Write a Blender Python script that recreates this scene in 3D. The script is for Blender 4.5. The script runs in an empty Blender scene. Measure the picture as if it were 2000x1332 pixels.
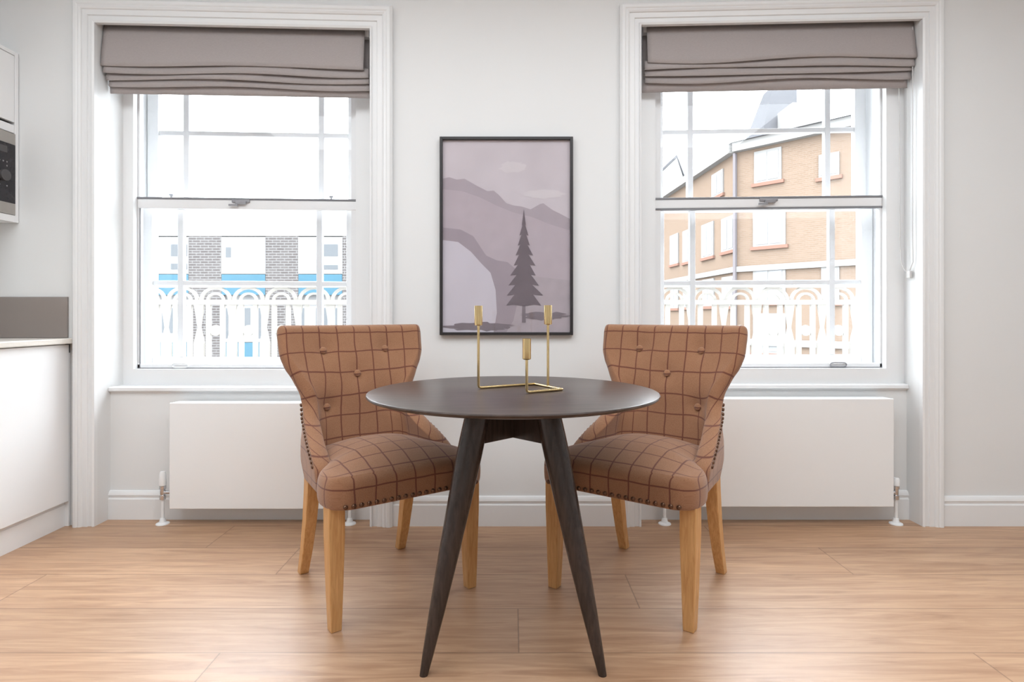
import bpy, bmesh, math, random
from mathutils import Vector, Matrix

random.seed(7)
R = math.radians
C = bpy.context.scene.collection
S = bpy.context.scene

# ------------------------------------------------------------------ camera
H = 0.986                       # eye height
cd = bpy.data.cameras.new('camera')
cd.sensor_width = 36.0
cd.lens = 36.0 * 1150.0 / 2000.0
cd.shift_y = -(666.0 - 616.0) / 2000.0
cd.clip_start = 0.05
cd.clip_end = 300
cam = bpy.data.objects.new('camera', cd)
cam.location = (0, 0, H)
cam.rotation_euler = (R(90), 0, 0)
C.objects.link(cam)
S.camera = cam

# ------------------------------------------------------------------ sky, light, exposure
w = bpy.data.worlds.new('overcast_sky')
w.use_nodes = True
bg = w.node_tree.nodes['Background']
bg.inputs['Color'].default_value = (0.885, 0.95, 1.0, 1)
# overcast sky: brighter overhead than at the horizon
_t = w.node_tree
_tc = _t.nodes.new('ShaderNodeTexCoord')
_sx = _t.nodes.new('ShaderNodeSeparateXYZ')
_mr = _t.nodes.new('ShaderNodeMapRange')
_mr.inputs['From Min'].default_value = 0.0
_mr.inputs['From Max'].default_value = 1.0
_mr.inputs['To Min'].default_value = 7.8
_mr.inputs['To Max'].default_value = 18.5
_t.links.new(_tc.outputs['Generated'], _sx.inputs[0])
_t.links.new(_sx.outputs['Z'], _mr.inputs['Value'])
_t.links.new(_mr.outputs[0], bg.inputs['Strength'])
S.world = w
S.view_settings.view_transform = 'Standard'
S.view_settings.look = 'None'
S.view_settings.gamma = 1.0
S.view_settings.exposure = 0.0
S.view_settings.use_curve_mapping = False


def area_light(name, loc, rot, sx, sy, power, col=(1, 1, 1)):
    ld = bpy.data.lights.new(name, 'AREA')
    ld.shape = 'RECTANGLE'
    ld.size = sx
    ld.size_y = sy
    ld.energy = power
    ld.color = col
    o = bpy.data.objects.new(name, ld)
    o.location = loc
    o.rotation_euler = rot
    C.objects.link(o)
    return o


# unseen fill light added just below the ceiling to brighten the room
area_light('added_fill_light', (0.0, 0.8, 2.72), (0, 0, 0), 4.6, 2.0, 108, (0.90, 0.955, 1.0))

# ------------------------------------------------------------------ materials


def srgb(r, g, b):
    def f(c):
        c /= 255.0
        return c / 12.92 if c <= 0.04045 else ((c + 0.055) / 1.055) ** 2.4
    return (f(r), f(g), f(b), 1)


class NT:
    def __init__(self, name):
        self.m = bpy.data.materials.new(name)
        self.m.use_nodes = True
        self.t = self.m.node_tree
        self.b = self.t.nodes['Principled BSDF']
        self.out = self.t.nodes['Material Output']

    def n(self, typ, **kw):
        nd = self.t.nodes.new(typ)
        for k, v in kw.items():
            if k in nd.inputs:
                nd.inputs[k].default_value = v
            else:
                setattr(nd, k, v)
        return nd

    def l(self, a, b):
        self.t.links.new(a, b)

    def math(self, op, a, b=None, c=None):
        nd = self.t.nodes.new('ShaderNodeMath')
        nd.operation = op
        for i, v in enumerate((a, b, c)):
            if v is None:
                continue
            if hasattr(v, 'type') and hasattr(v, 'links'):
                self.l(v, nd.inputs[i])
            else:
                nd.inputs[i].default_value = v
        return nd.outputs[0]

    def mix(self, fac, a, b, mode='MIX'):
        nd = self.t.nodes.new('ShaderNodeMix')
        nd.data_type = 'RGBA'
        nd.blend_type = mode
        for i, v in ((0, fac), (6, a), (7, b)):
            if hasattr(v, 'links'):
                self.l(v, nd.inputs[i])
            else:
                nd.inputs[i].default_value = v
        return nd.outputs[2]


def simple(name, col, rough=0.5, metal=0.0, noise=0.0, nscale=30.0, bump=0.0, bscale=200.0, coat=0.0, spec=0.5):
    t = NT(name)
    t.b.inputs['Base Color'].default_value = col
    t.b.inputs['Roughness'].default_value = rough
    t.b.inputs['Metallic'].default_value = metal
    t.b.inputs['Coat Weight'].default_value = coat
    t.b.inputs['Specular IOR Level'].default_value = spec
    tc = t.n('ShaderNodeTexCoord')
    if noise > 0:
        nz = t.n('ShaderNodeTexNoise', Scale=nscale, Detail=3.0)
        t.l(tc.outputs['Object'], nz.inputs['Vector'])
        dark = tuple(c * (1 - noise) for c in col[:3]) + (1,)
        lite = tuple(min(1, c * (1 + noise)) for c in col[:3]) + (1,)
        t.l(t.mix(nz.outputs['Fac'], dark, lite), t.b.inputs['Base Color'])
    if bump > 0:
        nb = t.n('ShaderNodeTexNoise', Scale=bscale, Detail=2.0)
        t.l(tc.outputs['Object'], nb.inputs['Vector'])
        bp = t.n('ShaderNodeBump', Strength=bump, Distance=0.002)
        t.l(nb.outputs['Fac'], bp.inputs['Height'])
        t.l(bp.outputs['Normal'], t.b.inputs['Normal'])
    return t.m


M = {}
M['wall'] = simple('wall_paint', (0.775, 0.785, 0.785, 1), 0.65, noise=0.012, nscale=4, bump=0.05, bscale=350)
M['trim'] = simple('trim_paint', (0.81, 0.82, 0.825, 1), 0.38, noise=0.01, nscale=3)
M['ceiling'] = simple('ceiling_paint', (0.84, 0.83, 0.82, 1), 0.8, noise=0.01, nscale=3)
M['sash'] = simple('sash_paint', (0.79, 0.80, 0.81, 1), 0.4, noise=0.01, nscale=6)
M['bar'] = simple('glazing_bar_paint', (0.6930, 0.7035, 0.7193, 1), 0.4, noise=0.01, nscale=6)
M['alu'] = simple('white_aluminium', (0.82, 0.83, 0.84, 1), 0.3, noise=0.01)
M['grey_seal'] = simple('grey_aluminium_edge', (0.20, 0.20, 0.215, 1), 0.4, noise=0.05)
M['catch'] = simple('grey_catch_metal', (0.33, 0.33, 0.35, 1), 0.35, 0.6, noise=0.05)
M['chrome'] = simple('chrome', (0.62, 0.62, 0.64, 1), 0.15, 1.0, noise=0.04)
M['radiator'] = simple('radiator_enamel', (0.86, 0.875, 0.88, 1), 0.3, noise=0.006, nscale=3)
M['cabinet'] = simple('white_gloss_lacquer', (0.89, 0.895, 0.90, 1), 0.18, noise=0.006, nscale=2)
M['cab_in'] = simple('dark_channel', (0.10, 0.10, 0.11, 1), 0.5, noise=0.05)
M['worktop'] = simple('cream_stone_worktop', (0.74, 0.70, 0.64, 1), 0.3, noise=0.06, nscale=120)
M['splash'] = simple('taupe_glass_splashback', srgb(146, 137, 132), 0.12, noise=0.02, nscale=4)
M['steel'] = simple('brushed_steel', (0.46, 0.43, 0.40, 1), 0.35, 0.85, noise=0.06, nscale=60)
M['black_glass'] = simple('black_glass', (0.022, 0.018, 0.022, 1), 0.12, noise=0.1)
M['display'] = simple('display_grey', (0.085, 0.078, 0.08, 1), 0.25, noise=0.05)
M['marking'] = simple('pale_marking', (0.28, 0.27, 0.27, 1), 0.4, noise=0.05)
M['brass'] = simple('brushed_brass', (0.78, 0.61, 0.32, 1), 0.20, 1.0, noise=0.06, nscale=80)
M['black_frame'] = simple('black_frame', (0.022, 0.020, 0.022, 1), 0.4, noise=0.1)
M['nail'] = simple('antique_nail_metal', (0.16, 0.09, 0.06, 1), 0.32, 0.9, noise=0.15, nscale=200)
M['dark_gap'] = simple('dark_shadow_gap', (0.05, 0.05, 0.05, 1), 0.7, noise=0.05)
M['iron'] = simple('white_painted_iron', (0.33, 0.312, 0.288, 1), 0.6, noise=0.03, spec=0.1)
M['slab'] = simple('balcony_stone', (0.5, 0.5, 0.48, 1), 0.8, noise=0.05)
M['chain'] = simple('white_plastic_chain', (0.60, 0.59, 0.58, 1), 0.4, noise=0.03)


def glass_mat(name, gloss=0.06, rough=0.02, tint=(1, 1, 1, 1)):
    t = NT(name)
    tr = t.n('ShaderNodeBsdfTransparent', Color=tint)
    gl = t.n('ShaderNodeBsdfGlossy', Roughness=rough)
    lw = t.n('ShaderNodeLayerWeight', Blend=0.5)
    f = t.math('ADD', gloss, t.math('MULTIPLY', t.math('POWER', lw.outputs['Facing'], 5.0), 0.5))
    mx = t.n('ShaderNodeMixShader')
    t.l(f, mx.inputs[0])
    t.l(tr.outputs[0], mx.inputs[1])
    t.l(gl.outputs[0], mx.inputs[2])
    t.l(mx.outputs[0], t.out.inputs['Surface'])
    return t.m


M['glass'] = glass_mat('window_glass', 0.03)
M['picture_glass'] = glass_mat('picture_glass', 0.045, 0.05, (1, 1, 1, 1))


def fabric_blind():
    t = NT('taupe_blind_cloth')
    col = srgb(187, 179, 177)
    tc = t.n('ShaderNodeTexCoord')
    wv = t.n('ShaderNodeTexNoise', Scale=420.0, Detail=2.0)
    mp = t.n('ShaderNodeMapping')
    mp.inputs['Scale'].default_value = (0.25, 1, 1)
    t.l(tc.outputs['Object'], mp.inputs['Vector'])
    t.l(mp.outputs[0], wv.inputs['Vector'])
    c = t.mix(wv.outputs['Fac'], tuple(x * 0.9 for x in col[:3]) + (1,), tuple(x * 1.1 for x in col[:3]) + (1,))
    t.l(c, t.b.inputs['Base Color'])
    t.b.inputs['Roughness'].default_value = 0.9
    t.b.inputs['Specular IOR Level'].default_value = 0.15
    tl = t.n('ShaderNodeBsdfTranslucent')
    t.l(c, tl.inputs['Color'])
    mx = t.n('ShaderNodeMixShader')
    mx.inputs[0].default_value = 0.22
    t.l(t.b.outputs[0], mx.inputs[1])
    t.l(tl.outputs[0], mx.inputs[2])
    t.l(mx.outputs[0], t.out.inputs['Surface'])
    return t.m


M['blind'] = fabric_blind()


def tweed():
    """Tan wool with thin dark red window-pane checks; UVs are in metres."""
    t = NT('checked_tweed')
    uv = t.n('ShaderNodeUVMap')
    uv.uv_map = 'cloth'
    nz = t.n('ShaderNodeTexNoise', Scale=9.0, Detail=1.0)
    t.l(uv.outputs[0], nz.inputs['Vector'])
    sub = t.n('ShaderNodeVectorMath', operation='SUBTRACT')
    t.l(nz.outputs['Color'], sub.inputs[0])
    sub.inputs[1].default_value = (0.5, 0.5, 0.5)
    sc = t.n('ShaderNodeVectorMath', operation='SCALE')
    t.l(sub.outputs[0], sc.inputs[0])
    sc.inputs['Scale'].default_value = 0.012
    ad = t.n('ShaderNodeVectorMath', operation='ADD')
    t.l(uv.outputs[0], ad.inputs[0])
    t.l(sc.outputs[0], ad.inputs[1])
    sp = t.n('ShaderNodeSeparateXYZ')
    t.l(ad.outputs[0], sp.inputs[0])

    def line(sock, period, off):
        a = t.math('DIVIDE', t.math('ADD', sock, off), period)
        f = t.math('FRACT', a)
        d = t.math('MULTIPLY', t.math('ABSOLUTE', t.math('SUBTRACT', f, 0.5)), period)
        mr = t.n('ShaderNodeMapRange')
        mr.inputs['From Min'].default_value = 0.0012
        mr.inputs['From Max'].default_value = 0.0036
        mr.inputs['To Min'].default_value = 1.0
        mr.inputs['To Max'].default_value = 0.0
        t.l(d, mr.inputs['Value'])
        return mr.outputs[0]
    lx = line(sp.outputs[0], 0.070, 0.035 + 7.0)
    ly = line(sp.outputs[1], 0.080, 7.2 + 0.012)
    ln = t.math('MULTIPLY', t.math('MAXIMUM', lx, ly), 0.76)
    fine = t.n('ShaderNodeTexNoise', Scale=300.0, Detail=4.0, Roughness=0.7)
    t.l(uv.outputs[0], fine.inputs['Vector'])
    mid = t.n('ShaderNodeTexNoise', Scale=60.0, Detail=3.0)
    t.l(uv.outputs[0], mid.inputs['Vector'])
    base = t.mix(fine.outputs['Fac'], srgb(108, 70, 47), srgb(190, 145, 113))
    base = t.mix(t.math('MULTIPLY', mid.outputs['Fac'], 0.35), base, srgb(136, 92, 66))
    col = t.mix(ln, base, srgb(88, 40, 40))
    t.l(col, t.b.inputs['Base Color'])
    t.b.inputs['Roughness'].default_value = 0.95
    t.b.inputs['Specular IOR Level'].default_value = 0.1
    t.b.inputs['Sheen Weight'].default_value = 0.3
    t.b.inputs['Sheen Roughness'].default_value = 0.5
    bp = t.n('ShaderNodeBump', Strength=0.35, Distance=0.0015)
    t.l(fine.outputs['Fac'], bp.inputs['Height'])
    t.l(bp.outputs[0], t.b.inputs['Normal'])
    return t.m


M['tweed'] = tweed()


def wood(name, dark, lite, rough, scale=(1, 1, 1), coord='Object', bumpk=0.1, spec=0.5, gs=14.0):
    t = NT(name)
    tc = t.n('ShaderNodeTexCoord')
    mp = t.n('ShaderNodeMapping')
    mp.inputs['Scale'].default_value = scale
    t.l(tc.outputs[coord], mp.inputs['Vector'])
    n1 = t.n('ShaderNodeTexNoise', Scale=gs, Detail=5.0, Roughness=0.6, Distortion=0.6)
    t.l(mp.outputs[0], n1.inputs['Vector'])
    cr = t.n('ShaderNodeValToRGB')
    cr.color_ramp.elements[0].position = 0.32
    cr.color_ramp.elements[0].color = dark
    cr.color_ramp.elements[1].position = 0.68
    cr.color_ramp.elements[1].color = lite
    t.l(n1.outputs['Fac'], cr.inputs[0])
    t.l(cr.outputs[0], t.b.inputs['Base Color'])
    t.b.inputs['Roughness'].default_value = rough
    t.b.inputs['Specular IOR Level'].default_value = spec
    bp = t.n('ShaderNodeBump', Strength=bumpk, Distance=0.001)
    t.l(n1.outputs['Fac'], bp.inputs['Height'])
    t.l(bp.outputs[0], t.b.inputs['Normal'])
    return t.m


M['walnut_top'] = wood('dark_stained_tabletop', (0.030, 0.019, 0.016, 1), (0.072, 0.049, 0.041, 1), 0.30, (0.6, 5, 1), spec=0.5)
M['walnut_leg'] = wood('dark_stained_leg', (0.026, 0.017, 0.014, 1), (0.048, 0.032, 0.027, 1), 0.27, (6, 6, 0.6))
M['oak_leg'] = wood('honey_oak_leg', srgb(198, 146, 90), srgb(222, 176, 120), 0.42, (9, 9, 0.7))


def floor_mat():
    t = NT('oak_plank_floor')
    g = t.n('ShaderNodeUVMap')
    g.uv_map = 'grain'
    e = t.n('ShaderNodeUVMap')
    e.uv_map = 'edge'
    at = t.n('ShaderNodeAttribute')
    at.attribute_name = 'tone'
    mp = t.n('ShaderNodeMapping')
    mp.inputs['Scale'].default_value = (1.0, 13.0, 1)
    t.l(g.outputs[0], mp.inputs['Vector'])
    n1 = t.n('ShaderNodeTexNoise', Scale=2.4, Detail=7.0, Roughness=0.62, Distortion=1.1)
    t.l(mp.outputs[0], n1.inputs['Vector'])
    mp2 = t.n('ShaderNodeMapping')
    mp2.inputs['Scale'].default_value = (1.0, 3.0, 1)
    t.l(g.outputs[0], mp2.inputs['Vector'])
    n2 = t.n('ShaderNodeTexNoise', Scale=1.6, Detail=3.0, Distortion=0.8)
    t.l(mp2.outputs[0], n2.inputs['Vector'])
    mp3 = t.n('ShaderNodeMapping')
    mp3.inputs['Scale'].default_value = (1.0, 2.2, 1)
    t.l(g.outputs[0], mp3.inputs['Vector'])
    kn = t.n('ShaderNodeTexVoronoi', Scale=1.7)
    t.l(mp3.outputs[0], kn.inputs['Vector'])
    kr = t.n('ShaderNodeMapRange')
    kr.inputs['From Min'].default_value = 0.015
    kr.inputs['From Max'].default_value = 0.075
    kr.inputs['To Min'].default_value = 0.55
    kr.inputs['To Max'].default_value = 0.0
    t.l(kn.outputs['Distance'], kr.inputs['Value'])
    cr = t.n('ShaderNodeValToRGB')
    cr.color_ramp.elements[0].position = 0.30
    cr.color_ramp.elements[0].color = srgb(150, 112, 84)
    cr.color_ramp.elements[1].position = 0.66
    cr.color_ramp.elements[1].color = srgb(200, 164, 132)
    t.l(n1.outputs['Fac'], cr.inputs[0])
    c = t.mix(t.math('MULTIPLY', n2.outputs['Fac'], 0.5), cr.outputs[0], srgb(182, 142, 110))
    tone = t.n('ShaderNodeMapRange')
    tone.inputs['To Min'].default_value = 0.90
    tone.inputs['To Max'].default_value = 1.08
    t.l(at.outputs['Fac'], tone.inputs['Value'])
    vm = t.n('ShaderNodeVectorMath', operation='SCALE')
    t.l(c, vm.inputs[0])
    t.l(tone.outputs[0], vm.inputs['Scale'])
    c = t.mix(kr.outputs[0], vm.outputs[0], srgb(110, 70, 46))
    sp = t.n('ShaderNodeSeparateXYZ')
    t.l(e.outputs[0], sp.inputs[0])
    d = t.math('MINIMUM', sp.outputs[0], sp.outputs[1])
    mr = t.n('ShaderNodeMapRange')
    mr.inputs['From Min'].default_value = 0.0008
    mr.inputs['From Max'].default_value = 0.0030
    mr.inputs['To Min'].default_value = 0.55
    mr.inputs['To Max'].default_value = 0.0
    t.l(d, mr.inputs['Value'])
    c = t.mix(mr.outputs[0], c, srgb(84, 56, 40))
    t.l(c, t.b.inputs['Base Color'])
    rr = t.n('ShaderNodeMapRange')
    rr.inputs['To Min'].default_value = 0.34
    rr.inputs['To Max'].default_value = 0.46
    t.b.inputs['Specular IOR Level'].default_value = 0.75
    t.l(n1.outputs['Fac'], rr.inputs['Value'])
    t.l(rr.outputs[0], t.b.inputs['Roughness'])
    bp = t.n('ShaderNodeBump', Strength=0.08, Distance=0.001)
    t.l(n1.outputs['Fac'], bp.inputs['Height'])
    t.l(bp.outputs[0], t.b.inputs['Normal'])
    return t.m


M['floor'] = floor_mat()


def brick_mat(name, c1, c2, mortar, scale=1.0):
    t = NT(name)
    tc = t.n('ShaderNodeUVMap')
    tc.uv_map = 'wall'
    b = t.n('ShaderNodeTexBrick', Scale=1.0)
    b.inputs['Color1'].default_value = c1
    b.inputs['Color2'].default_value = c2
    b.inputs['Mortar'].default_value = mortar
    b.inputs['Brick Width'].default_value = 0.23 * scale
    b.inputs['Row Height'].default_value = 0.075 * scale
    b.inputs['Mortar Size'].default_value = 0.012 * scale
    t.l(tc.outputs[0], b.inputs['Vector'])
    t.l(b.outputs['Color'], t.b.inputs['Base Color'])
    t.b.inputs['Roughness'].default_value = 0.9
    t.b.inputs['Specular IOR Level'].default_value = 0.0
    return t.m


M['brown_brick'] = brick_mat('brown_brick', (0.0578, 0.0514, 0.0504, 1), (0.0707, 0.0643, 0.0631, 1), (0.1232, 0.1200, 0.1178, 1), 1.3)
M['orange_brick'] = brick_mat('orange_brick', (0.1371, 0.0983, 0.0715, 1), (0.1520, 0.1102, 0.0820, 1), (0.1564, 0.1222, 0.0983, 1), 1.0)
M['render'] = simple('white_render', (0.1716, 0.1716, 0.1716, 1), 0.8, noise=0.03, nscale=0.6)
M['white_stone'] = simple('pale_stone', (0.1680, 0.1638, 0.1571, 1), 0.8, noise=0.04, nscale=1.0)
M['blue_panel'] = simple('sky_blue_panel', (0.0410, 0.0930, 0.1257, 1), 0.5, noise=0.10, nscale=0.8, spec=0.0)
M['far_glass'] = simple('distant_window_glass', (0.0870, 0.0930, 0.0990, 1), 0.6, noise=0.10, nscale=0.7, spec=0.0)
M['far_glass_white'] = simple('distant_curtained_window', (0.1560, 0.1599, 0.1638, 1), 0.6, noise=0.08, nscale=0.5)
M['slate'] = simple('pale_slate_roof', (0.0796, 0.0805, 0.0860, 1), 0.8, noise=0.06, nscale=1.5, spec=0.0)
M['red_sill'] = simple('red_brick_sill', (0.1594, 0.0935, 0.0722, 1), 0.8, noise=0.08, nscale=4, spec=0.0)
M['downpipe'] = simple('grey_downpipe', (0.1275, 0.1173, 0.1224, 1), 0.7, noise=0.05, spec=0.0)
M['street'] = simple('pale_street', (0.1750, 0.1750, 0.1750, 1), 0.9, noise=0.08, nscale=0.5)

# ------------------------------------------------------------------ mesh helpers


class MB:
    """Collects vertices and faces for one mesh object."""

    def __init__(self):
        self.v = []
        self.f = []
        self.uv = None

    def add(self, verts, faces):
        k = len(self.v)
        self.v += [tuple(p) for p in verts]
        self.f += [tuple(i + k for i in f) for f in faces]
        return self

    def box(self, x0, x1, y0, y1, z0, z1):
        return self.prism([(x0, y0), (x1, y0), (x1, y1), (x0, y1)], z0, z1)

    def prism(self, poly, z0, z1):
        n = len(poly)
        vs = [(x, y, z0) for x, y in poly] + [(x, y, z1) for x, y in poly]
        fs = [tuple(range(n - 1, -1, -1)), tuple(range(n, 2 * n))]
        fs += [(i, (i + 1) % n, n + (i + 1) % n, n + i) for i in range(n)]
        return self.add(vs, fs)

    def xsweep(self, prof, x0, x1):
        """closed (y, z) profile extruded along x"""
        n = len(prof)
        vs = [(x0, y, z) for y, z in prof] + [(x1, y, z) for y, z in prof]
        fs = [tuple(range(n)), tuple(range(2 * n - 1, n - 1, -1))]
        fs += [(i, n + i, n + (i + 1) % n, (i + 1) % n) for i in range(n)]
        return self.add(vs, fs)

    def lathe(self, prof, c=(0, 0, 0), seg=24):
        """(r, z) profile revolved about a vertical axis"""
        vs, fs = [], []
        n = len(prof)
        for r, z in prof:
            for k in range(seg):
                a = 2 * math.pi * k / seg
                vs.append((c[0] + r * math.cos(a), c[1] + r * math.sin(a), c[2] + z))
        for i in range(n - 1):
            for k in range(seg):
                k2 = (k + 1) % seg
                fs.append((i * seg + k, i * seg + k2, (i + 1) * seg + k2, (i + 1) * seg + k))
        fs.append(tuple(range(seg - 1, -1, -1)))
        fs.append(tuple((n - 1) * seg + k for k in range(seg)))
        return self.add(vs, fs)

    def tube(self, pts, rad, seg=10, closed=False):
        pts = [Vector(p) for p in pts]
        n = len(pts)
        rads = rad if isinstance(rad, (list, tuple)) else [rad] * n
        vs, fs = [], []
        up = None
        for i, p in enumerate(pts):
            a = pts[(i - 1) % n] if (closed or i > 0) else p
            b = pts[(i + 1) % n] if (closed or i < n - 1) else p
            d = (b - a).normalized()
            if up is None:
                up = Vector((0, 0, 1)) if abs(d.z) < 0.9 else Vector((1, 0, 0))
            sx = d.cross(up).normalized()
            up2 = sx.cross(d).normalized()
            up = up2
            for k in range(seg):
                t = 2 * math.pi * k / seg
                vs.append(p + (sx * math.cos(t) + up2 * math.sin(t)) * rads[i])
        m = n if closed else n - 1
        for i in range(m):
            j = (i + 1) % n
            for k in range(seg):
                k2 = (k + 1) % seg
                fs.append((i * seg + k, i * seg + k2, j * seg + k2, j * seg + k))
        if not closed:
            fs.append(tuple(range(seg - 1, -1, -1)))
            fs.append(tuple((n - 1) * seg + k for k in range(seg)))
        return self.add(vs, fs)

    def loft(self, rings):
        n = len(rings[0])
        vs = [p for r in rings for p in r]
        fs = [tuple(range(n - 1, -1, -1)), tuple((len(rings) - 1) * n + k for k in range(n))]
        for i in range(len(rings) - 1):
            for k in range(n):
                k2 = (k + 1) % n
                fs.append((i * n + k, i * n + k2, (i + 1) * n + k2, (i + 1) * n + k))
        return self.add(vs, fs)

    def warp(self, fn):
        self.v = [fn(*p) for p in self.v]
        return self

    def build(self, name, mat, parent=None, bevel=0.0, smooth=None, sub=0, loc=None):
        me = bpy.data.meshes.new(name)
        me.from_pydata(self.v, [], self.f)
        bm = bmesh.new()
        bm.from_mesh(me)
        bmesh.ops.recalc_face_normals(bm, faces=bm.faces)
        bm.to_mesh(me)
        bm.free()
        mats = mat if isinstance(mat, (list, tuple)) else [mat]
        for m in mats:
            me.materials.append(m)
        if smooth is not None:
            for p in me.polygons:
                p.use_smooth = True
            me.set_sharp_from_angle(angle=R(smooth))
        o = bpy.data.objects.new(name, me)
        C.objects.link(o)
        if parent:
            o.parent = parent
        if loc:
            o.location = loc
        if bevel > 0:
            b = o.modifiers.new('bevel', 'BEVEL')
            b.width = bevel
            b.segments = 2
            b.limit_method = 'ANGLE'
            b.angle_limit = R(40)
        if sub:
            s = o.modifiers.new('subdivision', 'SUBSURF')
            s.levels = sub
            s.render_levels = sub
        return o


def box_uv(o, layer='wall'):
    """metre-scaled UVs from the face's own plane (horizontal run, height)"""
    me = o.data
    uv = me.uv_layers.new(name=layer)
    for p in me.polygons:
        n = p.normal
        hx = Vector((-n.y, n.x, 0))
        if hx.length < 0.1:
            hx = Vector((1, 0, 0))
        hx.normalize()
        for li in p.loop_indices:
            co = me.vertices[me.loops[li].vertex_index].co
            uv.data[li].uv = (co.dot(hx), co.z if abs(n.z) < 0.9 else co.y)


def tag(o, label=None, cat=None, group=None, kind=None):
    if label:
        o['label'] = label
    if cat:
        o['category'] = cat
    if group:
        o['group'] = group
    if kind:
        o['kind'] = kind
    return o


def thing(name, label, cat, loc=(0, 0, 0), rz=0.0, group=None):
    o = bpy.data.objects.new(name, None)
    o.empty_display_size = 0.1
    o.location = loc
    o.rotation_euler = (0, 0, rz)
    C.objects.link(o)
    return tag(o, label, cat, group)


def copy_tree(o, parent=None):
    c = o.copy()
    C.objects.link(c)
    c.parent = parent
    for ch in list(o.children):
        copy_tree(ch, c)
    return c


def struct(o, label=None, cat=None):
    return tag(o, label, cat, None, 'structure')


# ------------------------------------------------------------------ room shell
YW = 2.77          # face of the window wall
YB = 3.27          # outer face of the window wall
CEIL = 2.75
XL, XR = -2.66, 3.30
YBACK = -2.3

# window data: (x of opening left, right, casing plane, head, tilt)
WIN = [
    dict(n=1, xa=-1.950, xb=-0.664, yc=2.930, ca=-1.935, cb=-0.690, ia=-1.885, ib=-0.777, k=-0.0126, sill=0.640, head=2.372),
    dict(n=2, xa=0.604, xb=1.917, yc=2.890, ca=0.620, cb=1.925, ia=0.704, ib=1.837, k=0.0126, sill=0.653, head=2.392),
]


def tilt(W):
    xc = 0.5 * (W['xa'] + W['xb'])

    def fn(x, y, z):
        return (x, y, z + W['k'] * (x - xc) * max(0.0, z - 0.65))
    return fn


wb = MB()
A, B = WIN
# piers either side of and between the windows, with the reveals
wb.prism([(XL - 0.1, YW), (A['xa'], YW), (A['xa'], 2.86), (A['ca'], A['yc']), (-2.02, A['yc'] + 0.03), (-2.02, YB), (XL - 0.1, YB)], 0, CEIL)
wb.prism([(A['xb'], YW), (B['xa'], YW), (B['xa'], 2.86), (B['ca'], B['yc']), (0.60, B['yc'] + 0.03), (0.60, YB), (-0.70, YB), (-0.70, A['yc'] + 0.03),
          (A['cb'], A['yc']), (A['xb'], 2.86)], 0, CEIL)
wb.prism([(B['xb'], YW), (XR + 0.1, YW), (XR + 0.1, YB), (2.02, YB), (2.02, B['yc'] + 0.03), (B['cb'], B['yc']), (B['xb'], 2.86)], 0, CEIL)
for W in WIN:
    xo0, xo1 = (-2.02, -0.70) if W['n'] == 1 else (0.60, 2.02)
    h = MB().box(W['xa'] - 0.001, W['xb'] + 0.001, YW, W['yc'] + 0.03, W['head'], CEIL).box(xo0, xo1, W['yc'] + 0.03, YB, W['head'], CEIL)
    f = tilt(W)
    h.warp(lambda x, y, z, f=f: f(x, y, z) if z < CEIL - 0.01 else (x, y, z))
    wb.add(h.v, h.f)
    wb.box(W['xa'] - 0.001, W['xb'] + 0.001, 2.86, W['yc'] + 0.03, 0, W['sill'] - 0.03)
    wb.box(xo0, xo1, W['yc'] + 0.03, YB, 0, W['sill'] - 0.03)
struct(wb.build('wall_back', M['wall']))
struct(MB().box(XL - 0.1, XL, YBACK, YW, 0, CEIL).build('wall_left', M['wall']))
struct(MB().box(XR, XR + 0.1, YBACK, YW, 0, CEIL).build('wall_right', M['wall']))
rw = MB().box(XL - 0.1, XR + 0.1, YBACK - 0.1, YBACK, 0, CEIL)
struct(rw.build('wall_front', M['wall']))
struct(MB().box(XL - 0.1, XR + 0.1, YBACK, YB, CEIL, CEIL + 0.1).build('ceiling', M['ceiling']))


def build_floor():
    PW, PL = 0.26, 2.2
    y0 = 1.7206
    joints = {0: -0.853, -1: 0.30, 1: 0.02, 2: 0.43, 3: -0.900, 4: 0.9, 5: -0.2}
    vs, fs, g, e, tn = [], [], [], [], []
    row = -16
    while True:
        ya = y0 + (row - 1 + 0) * PW
        yb = ya + PW
        if ya > YB:
            break
        if yb > YBACK:
            j = joints.get(row, random.uniform(0, PL))
            x = j - PL * math.ceil((j - XL) / PL + 0.2)
            while x < XR:
                ro = random.uniform(0, 40)
                rv = random.uniform(0, 40)
                tone = random.random()
                xa, xb = max(x, XL - 0.1), min(x + PL, XR + 0.1)
                za, zb = max(ya, YBACK), min(yb, YB)
                if xb > xa and zb > za:
                    k = len(vs)
                    # split at the mid-lines so that the distance to the edge interpolates right
                    xm = [xa, min(max(x + 0.04, xa), xb), max(min(x + PL - 0.04, xb), xa), xb]
                    zm = [za, 0.5 * (ya + yb) if za < 0.5 * (ya + yb) < zb else 0.5 * (za + zb), zb]
                    for zz in zm:
                        for xx in xm:
                            vs.append((xx, zz, 0))
                            g.append((xx + ro, zz + rv))
                            e.append((min(xx - x, x + PL - xx), min(zz - ya, yb - zz)))
                            tn.append(tone)
                    for r_ in range(2):
                        for c_ in range(3):
                            a = k + r_ * 4 + c_
                            fs.append((a, a + 1, a + 5, a + 4))
                x += PL
        row += 1
    me = bpy.data.meshes.new('floor')
    me.from_pydata(vs, [], fs)
    ug = me.uv_layers.new(name='grain')
    ue = me.uv_layers.new(name='edge')
    for li, lp in enumerate(me.loops):
        ug.data[li].uv = g[lp.vertex_index]
        ue.data[li].uv = e[lp.vertex_index]
    at = me.attributes.new('tone', 'FLOAT', 'POINT')
    for i, t_ in enumerate(tn):
        at.data[i].value = t_
    me.materials.append(M['floor'])
    o = bpy.data.objects.new('floor', me)
    C.objects.link(o)
    struct(o)


build_floor()

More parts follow.
